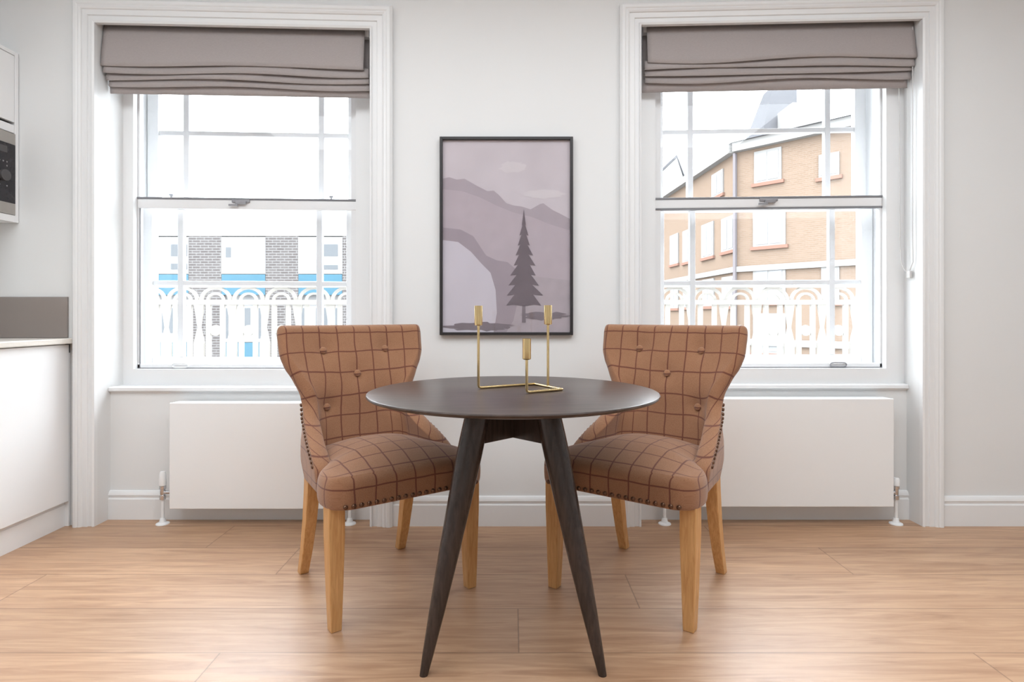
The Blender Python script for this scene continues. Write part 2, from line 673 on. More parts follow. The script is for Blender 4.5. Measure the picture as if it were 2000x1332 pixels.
# skirting boards: profile in (depth off the wall, height)
SK = [(0, 0), (0.018, 0), (0.018, 0.098), (0.013, 0.102), (0.013, 0.112), (0.017, 0.116), (0.016, 0.124), (0.008, 0.136), (0, 0.138)]


def skirting(m, x0, x1, yw):
    m.xsweep([(yw - d, z) for d, z in SK], x0, x1)


sk = MB()
ARW = 0.106
skirting(sk, A['xb'] + ARW - 0.001, B['xa'] - 0.100, YW)
skirting(sk, B['xb'] + 0.098, XR, YW)
skirting(sk, A['xa'], A['xb'], 2.86)
skirting(sk, B['xa'], B['xb'], 2.86)
struct(sk.build('baseboard_back', M['trim'], smooth=30))
skl = MB()
skl.box(XR - 0.018, XR, YBACK, YW - 0.02, 0, 0.13)
struct(skl.build('baseboard_right', M['trim']))

# architraves: moulded section (across the width from the opening outwards, depth off the wall)


def architrave(W, name, wa, wb_, wt):
    prof = [(0, 0), (0, 0.022), (0.05, 0.024), (0.09, 0.026), (0.10, 0.018), (0.30, 0.018), (0.33, 0.024), (0.55, 0.024), (0.58, 0.030),
            (0.66, 0.034), (0.72, 0.032), (0.78, 0.036), (0.90, 0.036), (1.0, 0.026), (1.0, 0)]
    zi = W['zin']
    m = MB()
    n = len(prof)

    def ring(kind):
        r = []
        for u, d in prof:
            y = YW - d
            if kind == 0:
                r.append((W['xa'] - u * wa, y, 0))
            elif kind == 1:
                r.append((W['xa'] - u * wa, y, zi + u * wt))
            elif kind == 2:
                r.append((W['xb'] + u * wb_, y, zi + u * wt))
            else:
                r.append((W['xb'] + u * wb_, y, 0))
        return r
    m.loft([ring(0), ring(1), ring(2), ring(3)])
    m.warp(tilt(W))
    struct(m.build(name, M['trim'], smooth=25))


A['zin'], B['zin'] = 2.340, 2.357
architrave(A, 'trim_1', 0.100, 0.106, 0.108)
architrave(B, 'trim_2', 0.100, 0.098, 0.100)

# window boards
for i, W in enumerate(WIN):
    z = W['sill']
    m = MB().xsweep([(W['yc'] + 0.005, z), (2.850, z), (2.843, z - 0.004), (2.842, z - 0.018), (2.846, z - 0.023), (2.858, z - 0.026), (2.861, z - 0.036),
                     (W['yc'] + 0.005, z - 0.036)], W['xa'] + 0.001, W['xb'] - 0.001)
    struct(m.build('trim_%d' % (3 + i), M['trim'], smooth=30))


# ------------------------------------------------------------------ sash windows with secondary glazing
def window(W, sash_l, sash_u):
    t = bpy.data.objects.new('window_%d' % W['n'], None)
    C.objects.link(t)
    t.location = (0.5 * (W['xa'] + W['xb']), W['yc'], W['sill'])
    struct(t)
    inv = Matrix.Translation(-Vector(t.location))
    f = tilt(W)

    def put(mb, name, mat, bevel=0.0, par=None, smooth=None):
        mb.warp(f)
        base = Vector(t.location)
        mb.warp(lambda x, y, z: (x - base.x, y - base.y, z - base.z))
        return mb.build(name, mat, par or t, bevel, smooth)
    yc = W['yc']
    top = W['head'] + 0.01
    sb = 0.718 + (W['sill'] - 0.64) * 0.6
    # plain casing around the glazing
    cs = MB()
    cs.box(W['ca'] - 0.02, W['ia'], yc, yc + 0.035, W['sill'] - 0.01, top)
    cs.box(W['ib'], W['cb'] + 0.02, yc, yc + 0.035, W['sill'] - 0.01, top)
    cs.box(W['ia'], W['ib'], yc, yc + 0.035, W['sill'] - 0.01, sb)
    cs.box(W['ia'], W['ib'], yc, yc + 0.035, 2.26, top)
    put(cs, 'casing', M['trim'])
    # box frame behind
    xo0, xo1 = (-2.02, -0.70) if W['n'] == 1 else (0.60, 2.02)
    L, U = sash_l, sash_u
    jb = MB()
    jb.box(xo0 - 0.01, L['xa'] - 0.062, yc + 0.035, YB - 0.02, W['sill'] - 0.04, top)
    jb.box(L['xb'] + 0.062, xo1 + 0.01, yc + 0.035, YB - 0.02, W['sill'] - 0.04, top)
    jb.box(L['xa'] - 0.062, L['xb'] + 0.062, yc + 0.035, YB - 0.02, W['sill'] - 0.04, sb - 0.008)
    jb.box(L['xa'] - 0.062, L['xb'] + 0.062, yc + 0.035, YB - 0.02, 2.345, top)
    put(jb, 'window_frame', M['sash'])

    def sash(P, y, name):
        m = MB()
        d = 0.038
        xa, xb, z0, z1 = P['xa'], P['xb'], P['z0'], P['z1']
        m.box(xa - 0.06, xa, y, y + d, z0 - P['rb'], z1 + P['rt'])
        m.box(xb, xb + 0.06, y, y + d, z0 - P['rb'], z1 + P['rt'])
        m.box(xa, xb, y, y + d, z0 - P['rb'], z0)
        m.box(xa, xb, y, y + d, z1, z1 + P['rt'])
        s = put(m, name, M['sash'], 0.004)
        b = MB()
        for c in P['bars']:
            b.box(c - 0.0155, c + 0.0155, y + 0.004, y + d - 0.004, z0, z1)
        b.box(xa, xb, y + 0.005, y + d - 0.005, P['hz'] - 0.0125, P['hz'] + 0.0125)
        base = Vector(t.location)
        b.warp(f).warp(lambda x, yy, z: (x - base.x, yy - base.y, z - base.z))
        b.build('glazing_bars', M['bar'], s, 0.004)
        g = MB().box(xa - 0.004, xb + 0.004, y + 0.017, y + 0.021, z0 - 0.004, z1 + 0.004)
        g.warp(f).warp(lambda x, yy, z: (x - base.x, yy - base.y, z - base.z))
        g.build('glass_pane', M['glass'], s)
        return s
    sash(L, 3.092, 'lower_sash')
    sash(U, 3.142, 'upper_sash')
    # secondary glazing: slim white frame, mid rail with grey edges, latch and pull
    ys = yc + 0.036
    xa, xb = W['ia'] - 0.012, W['ib'] + 0.012
    fr = MB()
    fr.box(xa, xa + 0.022, ys, ys + 0.03, sb - 0.002, 2.30)
    fr.box(xb - 0.022, xb, ys, ys + 0.03, sb - 0.002, 2.30)
    fr.box(xa, xb, ys, ys + 0.03, sb - 0.002, sb + 0.022)
    fr.box(xa, xb, ys, ys + 0.03, 2.27, 2.30)
    put(fr, 'secondary_frame', M['alu'], 0.002)
    ra, rb = W['rail']
    rl = MB()
    rl.box(xa + 0.012, xb - 0.012, ys - 0.004, ys + 0.02, ra, rb)
    r = put(rl, 'secondary_rail', M['alu'], 0.004)
    ge = MB()
    ge.box(xa + 0.004, xb - 0.004, ys - 0.006, ys + 0.022, rb - 0.001, rb + 0.010)
    if W['n'] == 2:
        ge.box(xa + 0.008, xb - 0.008, ys - 0.006, ys + 0.022, ra - 0.008, ra + 0.001)
    put(ge, 'rail_edge', M['grey_seal'], 0.002, )
    se = MB()
    se.box(xa + 0.012, xb - 0.012, ys - 0.002, ys + 0.006, sb - 0.001, sb + 0.004)
    se.box(xa + 0.0215, xa + 0.0245, ys - 0.002, ys + 0.006, sb, ra if W['n'] == 1 else sb + 0.01)
    put(se, 'grey_seal', M['grey_seal'])
    cx = W['catch']
    ct = MB()
    ct.box(cx - 0.045, cx + 0.045, ys - 0.012, ys - 0.004, rb - 0.014, rb + 0.001)
    ct.box(cx - 0.022, cx + 0.03, ys - 0.022, ys - 0.010, rb - 0.024, rb - 0.008)
    ct.box(cx - 0.055, cx - 0.010, ys - 0.026, ys - 0.016, rb - 0.034, rb - 0.024)
    put(ct, 'catch', M['catch'], 0.002)
    # sash pull on the bottom rail
    px = W['pull']
    pz = sb + 0.016
    pts = []
    for k in range(24):
        a = 2 * math.pi * k / 24
        ca_, sa_ = math.cos(a), math.sin(a)
        pts.append((px + 0.040 * (abs(ca_) ** 0.45) * (1 if ca_ > 0 else -1), ys - 0.008, pz + 0.0105 * (abs(sa_) ** 0.7) * (1 if sa_ > 0 else -1)))
    pl = MB().tube(pts, 0.0035, 8, True)
    put(pl, 'sash_pull', M['catch'] if W['n'] == 2 else M['alu'], 0, None, 50)
    # glass of the secondary glazing
    g2 = MB().box(xa + 0.012, xb - 0.012, ys + 0.012, ys + 0.016, sb + 0.01, 2.285)
    put(g2, 'secondary_glass', M['glass'])
    # little brass-free sash stops standing on the meeting rail
    if W['n'] == 1:
        st = MB()
        for sx in (-1.81, -0.96):
            st.box(sx - 0.004, sx + 0.004, 3.125, 3.135, 1.585, 1.625)
            st.box(sx - 0.010, sx + 0.010, 3.122, 3.136, 1.615, 1.625)
        put(st, 'sash_stop', M['catch'])


A.update(rail=(1.520, 1.566), catch=-1.362, pull=-1.668)
B.update(rail=(1.522, 1.566), catch=1.272, pull=1.617)
window(A, dict(xa=-1.890, xb=-0.871, z0=0.765, z1=1.540, rb=0.06, rt=0.05, bars=(-1.744, -1.014), hz=1.154),
       dict(xa=-1.888, xb=-0.875, z0=1.592, z1=2.335, rb=0.05, rt=0.03, bars=(-1.742, -1.019), hz=1.953))
window(B, dict(xa=0.800, xb=1.836, z0=0.778, z1=1.540, rb=0.06, rt=0.05, bars=(0.950, 1.684), hz=1.158),
       dict(xa=0.806, xb=1.830, z0=1.592, z1=2.345, rb=0.05, rt=0.03, bars=(0.953, 1.687), hz=1.972))


# ------------------------------------------------------------------ roman blinds
def blind(W, x0, x1, ztop, folds, zbot, seed, label, drop_l, drop_r):
    xc = 0.5 * (x0 + x1)
    t = thing('roman_blind', label, 'window blind', (xc, 2.81, zbot), 0, 'grey roman blinds')
    f = tilt(W)
    rnd = random.Random(seed)
    base = Vector(t.location)
    ny = [2.782, 2.795, 2.808, 2.822]
    N = 60
    xs = [x0 + (x1 - x0) * i / N for i in range(N + 1)]

    def wob(ph, amp):
        a = [(rnd.uniform(2, 4.2), rnd.uniform(0, 6.28), rnd.uniform(0.5, 1)) for _ in range(3)]
        return lambda x: amp * sum(c * math.sin(b * (x - x0) * 1.9 + p) for b, p, c in a) / 2

    def sheet(secs, name, mat, par, thick=0.004, lx=0.0, rx=0.0):
        """secs: list of functions x -> (y, z); a strip of cloth with thickness"""
        m = MB()
        n = len(secs)
        vs = []
        for x in xs:
            xx = xc + (x - xc) * (1 - (lx + rx) / (x1 - x0)) + (lx - rx) / 2
            for s in secs:
                y, z = s(x)
                vs.append((xx, y, z))
        fs = []
        for i in range(N):
            for k in range(n - 1):
                fs.append((i * n + k, (i + 1) * n + k, (i + 1) * n + k + 1, i * n + k + 1))
        m.add(vs, fs)
        m.warp(f).warp(lambda x, y, z: (x - base.x, y - base.y, z - base.z))
        o = m.build(name, mat, par, 0, 60)
        so = o.modifiers.new('thickness', 'SOLIDIFY')
        so.thickness = thick
        so.offset = 0
        return o
    w = [wob(i, 0.0090) for i in range(4)]
    yw = [wob(i, 0.0035) for i in range(4)]
    z1 = folds[0]
    # upper flat section, bowing forward to its lip, turning under
    sheet([lambda x: (2.808, ztop), lambda x: (2.803, ztop - 0.03), lambda x: (2.796, ztop - 0.08), lambda x: (2.789, ztop - 0.13),
           lambda x: (ny[0] + 0.001 + yw[0](x), z1 + 0.018 + w[0](x)), lambda x: (ny[0] + yw[0](x), z1 + 0.004 + w[0](x)),
           lambda x: (ny[0] + 0.004 + yw[0](x), z1 + w[0](x)), lambda x: (ny[0] + 0.012 + yw[0](x), z1 + 0.003 + w[0](x)), lambda x: (ny[0] + 0.034, z1 + 0.016)],
          'fabric_panel', M['blind'], t, 0.004, drop_l, drop_r)
    for i in range(1, 4):
        z = folds[i]
        zp = folds[i - 1]
        y = ny[i]
        sheet([lambda x: (y + 0.018, zp + 0.014), lambda x: (y + 0.004 + yw[i](x), zp + 0.006 + w[i - 1](x) * 0.5), lambda x: (y + yw[i](x), z + 0.012 + w[i](x)),
               lambda x: (y - 0.002 + yw[i](x), z + 0.004 + w[i](x)), lambda x: (y + 0.002 + yw[i](x), z + w[i](x)),
               lambda x: (y + 0.010 + yw[i](x), z + 0.003 + w[i](x)), lambda x: (y + 0.030, z + 0.012)],
              'fabric_fold', M['blind'], t, 0.004, 0.004 * i, 0.002)
    sheet([lambda x: (2.842, folds[3] + 0.02), lambda x: (2.843, folds[3] - 0.005), lambda x: (2.846, zbot)], 'hem', M['blind'], t, 0.006, 0.004, 0.004)
    # cloth returning up behind the folds and the head rail it hangs from
    sheet([lambda x: (2.850, zbot + 0.012), lambda x: (2.852, folds[0]), lambda x: (2.845, ztop - 0.02)], 'lining', M['blind'], t, 0.003, 0.006, 0.006)
    hr = MB().box(x0 + 0.003, x1 - 0.003, 2.812, 2.85, ztop - 0.028, ztop + 0.004)
    hr.warp(f).warp(lambda x, y, z: (x - base.x, y - base.y, z - base.z))
    hr.build('head_rail', M['alu'], t)
    # loop of control chain
    cx = x1 - 0.004 if W['n'] == 2 else x1 + 0.010
    zt, zl = ztop - 0.02, (1.20 if W['n'] == 2 else 1.16)
    dx, ry = (0.020, 2.845) if W['n'] == 2 else (0.004, 2.80)
    pts = []
    if W['n'] == 2:
        pts = [(cx - 0.030, 2.858, zt)] + [(cx - 0.031 + 0.001 * k, 2.858, zt - (zt - zl) * k / 8) for k in range(1, 8)]
        pts += [(cx - 0.022, 2.853, zl + 0.04), (cx - 0.012, 2.84, zl), (cx - 0.002, 2.825, zl - 0.006), (cx - 0.001, 2.80, zl + 0.04)]
        pts += [(cx - 0.003, 2.80, zl + (zt - zl) * k / 8) for k in range(1, 9)]
    else:
        pts = [(cx, 2.855, zt)] + [(cx, 2.855, zt - (zt - zl) * k / 8) for k in range(1, 8)]
        pts += [(cx, 2.85, zl + 0.03), (cx, 2.825, zl), (cx, 2.80, zl + 0.03)] + [(cx, 2.80, zl + (zt - zl) * k / 8) for k in range(1, 9)]
    ch = MB().tube(pts, 0.0022, 8)
    ch.warp(lambda x, y, z: (x - base.x, y - base.y, z - base.z))
    chain = ch.build('control_chain', M['chain'], t, 0, 50)
    cl = MB()
    cpx = cx - 0.004
    cl.box(cpx - 0.006, cpx + 0.006, 2.81, 2.835, zl - 0.035, zl - 0.001)
    cl.warp(lambda x, y, z: (x - base.x, y - base.y, z - base.z))
    cl.build('chain_clip', M['chain'], chain, 0.002)
    return t


blind(A, -1.944, -0.680, 2.357, (2.163, 2.131, 2.105, 2.078), 2.047, 3, 'grey roman blind half raised over the window beside the white kitchen cabinets', 0.0, 0.022)
blind(B, 0.626, 1.912, 2.378, (2.199, 2.167, 2.141, 2.115), 2.074, 11, 'grey roman blind over the window that looks onto the orange brick building', 0.016, 0.0)


# ------------------------------------------------------------------ radiators
def radiator(x0, x1, zb, zt, label, valve_l, valve_r):
    t = thing('radiator', label, 'radiator', (0.5 * (x0 + x1), 2.79, 0), 0, 'flat white panel radiators')
    bx = 0.5 * (x0 + x1)
    yf, ybk = 2.752, 2.832

    def P(mb, name, mat, bevel=0.0, par=None, smooth=None):
        mb.warp(lambda x, y, z: (x - bx, y - 2.79, z))
        return mb.build(name, mat, par or t, bevel, smooth)
    P(MB().box(x0, x1, yf, yf + 0.014, zb, zt), 'front_panel', M['radiator'], 0.004)
    P(MB().box(x0 + 0.03, x1 - 0.03, ybk - 0.014, ybk, zb + 0.02, zt - 0.02), 'rear_panel', M['radiator'], 0.004)
    tg = MB().box(x0 + 0.002, x1 - 0.002, yf + 0.013, ybk, zt - 0.010, zt - 0.001)
    P(tg, 'top_grille', M['radiator'], 0.002)
    for s, xx in ((0, x0 + 0.001), (1, x1 - 0.007)):
        P(MB().box(xx, xx + 0.006, yf + 0.013, ybk, zb + 0.01, zt - 0.009), 'side_panel', M['radiator'], 0.002)
    for xv, tall in ((valve_l, W_TALL[label][0]), (valve_r, W_TALL[label][1])):
        yv = 2.785
        sgn = 1 if xv < bx else -1
        vb = MB().lathe([(0.010, 0.115), (0.014, 0.117), (0.014, 0.135), (0.010, 0.138), (0.0115, 0.142), (0.0115, 0.165), (0.015, 0.167), (0.015, 0.180), (0.010, 0.183)], (xv, yv, 0), 16)
        edge = x0 if sgn > 0 else x1
        vb.tube([(xv, yv, 0.150), (edge + sgn * 0.02, yv, 0.150)], 0.009, 10)
        v = P(vb, 'valve', M['chrome'], 0, None, 40)
        if tall:
            P(MB().lathe([(0.0, 0.182), (0.015, 0.182), (0.016, 0.19), (0.0145, 0.235), (0.011, 0.248), (0, 0.25)], (xv, yv, 0), 16), 'valve_cap', M['radiator'], 0, v, 40)
        else:
            P(MB().lathe([(0.0, 0.182), (0.016, 0.182), (0.016, 0.212), (0.012, 0.218), (0, 0.218)], (xv, yv, 0), 16), 'valve_cap', M['radiator'], 0, v, 40)
        P(MB().lathe([(0.0075, 0.001), (0.0075, 0.118)], (xv, yv, 0), 12), 'pipe', M['radiator'], 0, None, 40)
        P(MB().lathe([(0.0, 0.0), (0.030, 0.0), (0.029, 0.004), (0.016, 0.010), (0.011, 0.028), (0, 0.028)], (xv, yv, 0), 20), 'floor_collar', M['radiator'], 0, None, 40)
    return t


LA = 'flat white radiator below the window beside the kitchen cabinets, behind one chair'
LB = 'flat white radiator below the window that looks onto the orange brick building'
W_TALL = {LA: (True, False), LB: (False, False)}
radiator(-1.603, -0.790, 0.080, 0.577, LA, -1.652, -0.768)
radiator(0.742, 1.786, 0.090, 0.597, LB, 0.722, 1.816)


# ------------------------------------------------------------------ framed picture (plain stand-in landscape)
def picture():
    x0, x1, z0, z1 = -0.3375, 0.285, 0.894, 1.820
    t = thing('framed_picture', 'black framed grey hillside picture hanging on the wall between the windows', 'picture', (0.5 * (x0 + x1), YW, z0))
    bx = 0.5 * (x0 + x1)

    def L(mb):
        return mb.warp(lambda x, y, z: (x - bx, y - YW, z - z0))
    fw = 0.0135
    fr = MB()
    fr.box(x0, x0 + fw, YW - 0.026, YW - 0.001, z0, z1).box(x1 - fw, x1, YW - 0.026, YW - 0.001, z0, z1)
    fr.box(x0 + fw, x1 - fw, YW - 0.026, YW - 0.001, z0, z0 + fw).box(x0 + fw, x1 - fw, YW - 0.026, YW - 0.001, z1 - fw, z1)
    L(fr).build('frame', M['black_frame'], t, 0.0015)
    wd, ht = (x1 - x0 - 2 * fw), (z1 - z0 - 2 * fw)

    def tone(name, c, n, sc):
        return simple('print_' + name, srgb(*c), 0.7, noise=n, nscale=sc)
    mats = [tone('sky', (204, 196, 203), 0.16, 5), tone('far_hill', (173, 162, 171), 0.08, 14), tone('mid_hill', (184, 172, 181), 0.10, 18),
            tone('ground', (176, 165, 173), 0.12, 26), tone('pale_rock', (204, 198, 209), 0.07, 8), tone('rock_shade', (160, 148, 158), 0.12, 12),
            tone('dark_tree', (107, 95, 104), 0.22, 30), tone('cloud', (212, 205, 210), 0.06, 10), tone('edge', (123, 112, 121), 0.15, 20)]
    # outlines in picture units (0..1 across, 0..1 upwards)
    lay = []
    lay.append((0, [(0, 0), (1, 0), (1, 1), (0, 1)]))

    def blob(cx, cy, rx, ry, seed, n=28, j=0.2):
        r_ = random.Random(seed)
        return [(cx + rx * (1 + r_.uniform(-j, j)) * math.cos(2 * math.pi * k / n), cy + ry * (1 + r_.uniform(-j, j)) * math.sin(2 * math.pi * k / n)) for k in range(n)]
    lay.append((7, blob(0.55, 0.86, 0.10, 0.030, 5)))
    lay.append((7, blob(0.80, 0.72, 0.16, 0.022, 6)))
    lay.append((1, [(0, 0.2), (1, 0.2), (1, 0.590), (0.93, 0.615), (0.86, 0.638), (0.79, 0.672), (0.765, 0.668), (0.69, 0.640), (0.62, 0.655), (0.56, 0.66), (0.50, 0.672),
                    (0.44, 0.715), (0.40, 0.738), (0.35, 0.735), (0.27, 0.762), (0.17, 0.800), (0.11, 0.795), (0.05, 0.808), (0, 0.800)]))
    lay.append((2, [(0, 0.1), (1, 0.1), (1, 0.53), (0.85, 0.56), (0.7, 0.60), (0.55, 0.625), (0.42, 0.66), (0.30, 0.70), (0.15, 0.735), (0, 0.745)]))
    lay.append((3, [(0, 0), (1, 0), (1, 0.27), (0.8, 0.285), (0.6, 0.30), (0.4, 0.36), (0.2, 0.37), (0, 0.39)]))
    # a large pale rounded rock at the lower left and its shaded flank
    lay.append((5, [(0, 0), (0.50, 0), (0.555, 0.06), (0.59, 0.16), (0.60, 0.25), (0.57, 0.33), (0.51, 0.365), (0.42, 0.375), (0.34, 0.40), (0.24, 0.50), (0.14, 0.535), (0, 0.545)]))
    lay.append((4, [(0, 0), (0.40, 0), (0.425, 0.10), (0.415, 0.22), (0.375, 0.31), (0.30, 0.36), (0.22, 0.42), (0.12, 0.47), (0, 0.48)]))
    # a tall dark conifer standing on the slope, low scrub along the ground
    lay.append((8, blob(0.30, 0.030, 0.26, 0.022, 21, 40, 0.25)))
    lay.append((8, blob(0.80, 0.085, 0.18, 0.020, 22, 40, 0.25)))
    lay.append((8, [(0.622, 0.05), (0.652, 0.05), (0.648, 0.20), (0.626, 0.20)]))
    rt = random.Random(31)
    lft, rgt = [], []
    for q in range(9):
        vv = 0.60 - 0.052 * q
        hw_ = 0.018 + 0.0165 * q
        lft += [(0.637 - hw_ * rt.uniform(0.9, 1.15), vv - 0.045), (0.637 - hw_ * 0.55, vv - 0.040)]
        rgt += [(0.637 + hw_ * rt.uniform(0.9, 1.15), vv - 0.045), (0.637 + hw_ * 0.55, vv - 0.040)]
    lay.append((6, [(0.637, 0.640)] + rgt + [(0.637, 0.135)] + lft[::-1]))
    me = bpy.data.meshes.new('print')
    vs, fs, mi = [], [], []
    yb = YW - 0.010
    for i, (m_, poly) in enumerate(lay):
        k = len(vs)
        vs += [(x0 + fw + u * wd - bx, yb - 0.0003 * i - YW, fw + v * ht) for u, v in poly]
        fs.append(tuple(range(k, k + len(poly))))
        mi.append(m_)
    me.from_pydata(vs, [], fs)
    for p, m_ in zip(me.polygons, mi):
        p.material_index = m_
    for m_ in mats:
        me.materials.append(m_)
    o = bpy.data.objects.new('print', me)
    C.objects.link(o)
    o.parent = t
    L(MB().box(x0 + fw - 0.003, x1 - fw + 0.003, YW - 0.0175, YW - 0.0155, z0 + fw - 0.003, z1 - fw + 0.003)).build('glass_pane', M['picture_glass'], t)
    L(MB().box(x0 + 0.004, x1 - 0.004, YW - 0.009, YW - 0.001, z0 + 0.004, z1 - 0.004)).build('backing', M['black_frame'], t)


picture()


# ------------------------------------------------------------------ kitchen along the left wall
def kitchen():
    XD = -2.072        # door faces
    y0, y1 = 0.9, YW - 0.003
    units = [(2.17, y1), (1.57, 2.166), (0.97, 1.566)]
    labs = ['white handleless base cabinet against the window wall, under the worktop end', 'white handleless base cabinet, second along from the window wall',
            'white handleless base cabinet, third along from the window wall']
    for (a, b), lab in zip(units, labs):
        t = thing('base_cabinet', lab, 'kitchen cabinet', (XL + 0.3, 0.5 * (a + b), 0), 0, 'white base cabinets')
        cx, cy = XL + 0.3, 0.5 * (a + b)

        def P(mb, name, mat, bevel=0.0, par=None):
            mb.warp(lambda x, y, z: (x - cx, y - cy, z))
            return mb.build(name, mat, par or t, bevel)
        P(MB().box(XL + 0.002, XD - 0.022, a + 0.001, b - 0.001, 0.10, 0.853), 'body', M['cabinet'])
        P(MB().box(XL + 0.01, XD - 0.020, a + 0.001, b - 0.001, 0.0, 0.10), 'plinth', M['cabinet'])
        d = MB().prism([(0, 0), (1, 0), (1, 1), (0, 1)], 0, 1)
        d = MB().box(XD - 0.020, XD, a + 0.002, b - (0.012 if b > 2.5 else 0.002), 0.118, 0.850)
        P(d, 'door', M['cabinet'], 0.0025)
        P(MB().box(XD - 0.0235, XD - 0.0205, a + 0.001, b - 0.001, 0.790, 0.853), 'channel', M['cabinet'])
        if b > 2.5:
            P(MB().box(XD - 0.026, XD - 0.004, b - 0.011, b - 0.001, 0.812, 0.853), 'channel_end', M['cab_in'])
            P(MB().box(XD - 0.026, XD - 0.003, b - 0.011, b - 0.001, 0.0, 0.811), 'end_panel', M['cabinet'])
    wt = MB().box(XL + 0.002, -2.048, 0.9, y1 - 0.001, 0.8545, 0.880)
    o = wt.build('worktop', M['worktop'], None, 0.004)
    tag(o, 'cream stone worktop lying along the white base cabinets', 'worktop')
    sp = MB().box(XL + 0.014, -2.085, YW - 0.010, YW - 0.0005, 0.8815, 1.073)
    o = sp.build('splashback', M['splash'], None, 0.001)
    tag(o, 'glossy taupe splashback panel standing on the worktop against the window wall', 'splashback')
    sp = MB().box(XL + 0.0005, XL + 0.010, 0.9, YW - 0.011, 0.8815, 1.073)
    o = sp.build('splashback', M['splash'], None, 0.001)
    tag(o, 'glossy taupe splashback panel running along the left wall above the worktop', 'splashback')
    # wall cabinet holding the microwave
    XU = -2.318
    a, b = 2.17, YW - 0.003
    t = thing('wall_cabinet', 'white wall cabinet framing the built-in microwave at the left edge', 'kitchen cabinet', (XL, 0.5 * (a + b), 1.42))
    cy = 0.5 * (a + b)

    def P(mb, name, mat, bevel=0.0, par=None):
        mb.warp(lambda x, y, z: (x - XL, y - cy, z - 1.42))
        return mb.build(name, mat, par or t, bevel)
    bd = MB()
    bd.box(XL + 0.002, XU, a, a + 0.018, 1.42, 2.215)
    bd.box(XL + 0.002, XU, b - 0.020, b, 1.42, 2.215)
    bd.box(XL + 0.002, XU, a + 0.018, b - 0.020, 1.42, 1.452)
    bd.box(XL + 0.002, XU - 0.02, a + 0.018, b - 0.020, 1.832, 1.85)
    bd.box(XL + 0.002, XU, a + 0.018, b - 0.020, 2.197, 2.215)
    bd.box(XL + 0.002, XL + 0.012, a + 0.018, b - 0.020, 1.452, 2.197)
    P(bd, 'body', M['cabinet'], 0.0015)
    P(MB().box(XU - 0.019, XU - 0.001, a + 0.020, b - 0.022, 1.885, 2.195), 'door', M['cabinet'], 0.002)
    P(MB().box(XU - 0.018, XU - 0.002, a + 0.020, b - 0.022, 1.834, 1.872), 'filler_panel', M['cabinet'], 0.0015)
    # microwave
    m = thing('microwave', 'built-in microwave with steel trims and black glass front in the wall cabinet', 'microwave', (XU - 0.15, cy, 1.4525))
    my0, my1 = a + 0.020, b - 0.0215
    z0, z1 = 1.453, 1.830

    def Q(mb, name, mat, bevel=0.0, par=None, smooth=None):
        mb.warp(lambda x, y, z: (x - (XU - 0.15), y - cy, z - 1.4525))
        return mb.build(name, mat, par or m, bevel, smooth)
    Q(MB().box(XL + 0.03, XU - 0.008, my0, my1, z0, z1), 'body', M['black_frame'])
    Q(MB().box(XU - 0.008, XU + 0.003, my0, my1, z1 - 0.052, z1), 'top_trim', M['steel'], 0.001)
    Q(MB().box(XU - 0.008, XU + 0.003, my0, my1, z0, z0 + 0.052), 'bottom_trim', M['steel'], 0.001)
    Q(MB().box(XU - 0.008, XU + 0.003, my0, my1 - 0.135, z0 + 0.052, z1 - 0.052), 'door', M['black_glass'], 0.001)
    cp = Q(MB().box(XU - 0.008, XU + 0.003, my1 - 0.134, my1, z0 + 0.052, z1 - 0.052), 'control_panel', M['black_glass'], 0.001)
    Q(MB().box(XU + 0.003, XU + 0.0036, my1 - 0.115, my1 - 0.045, z1 - 0.098, z1 - 0.068), 'display', M['display'], 0, cp)

    def disc(yc_, zc_, r_, d_, seg=20):
        vs, fs = [], []
        for xx in (XU + 0.003, XU + 0.003 + d_):
            for k in range(seg):
                q = 2 * math.pi * k / seg
                vs.append((xx, yc_ + r_ * math.cos(q), zc_ + r_ * math.sin(q)))
        fs = [tuple(range(seg)), tuple(range(2 * seg - 1, seg - 1, -1))]
        fs += [(k, seg + k, seg + (k + 1) % seg, (k + 1) % seg) for k in range(seg)]
        return MB().add(vs, fs)
    kd = Q(disc(my1 - 0.067, 1.625, 0.026, 0.016, 32), 'dial', M['display'], 0.002, cp)
    for yy, zz in ((-0.047, 1.690), (-0.047, 1.672), (-0.047, 1.580), (-0.067, 1.690), (-0.087, 1.690), (-0.087, 1.580)):
        Q(disc(my1 + yy, zz, 0.0035, 0.001, 12), 'button', M['marking'], 0, cp)
    return


kitchen()


def interp(tab, z):
    if z <= tab[0][0]:
        return tab[0][1]
    for (a, va), (b, vb) in zip(tab, tab[1:]):
        if z <= b:
            u = (z - a) / (b - a)
            u = u * u * (3 - 2 * u) * 0.5 + u * 0.5
            return va + (vb - va) * u
    return tab[-1][1]


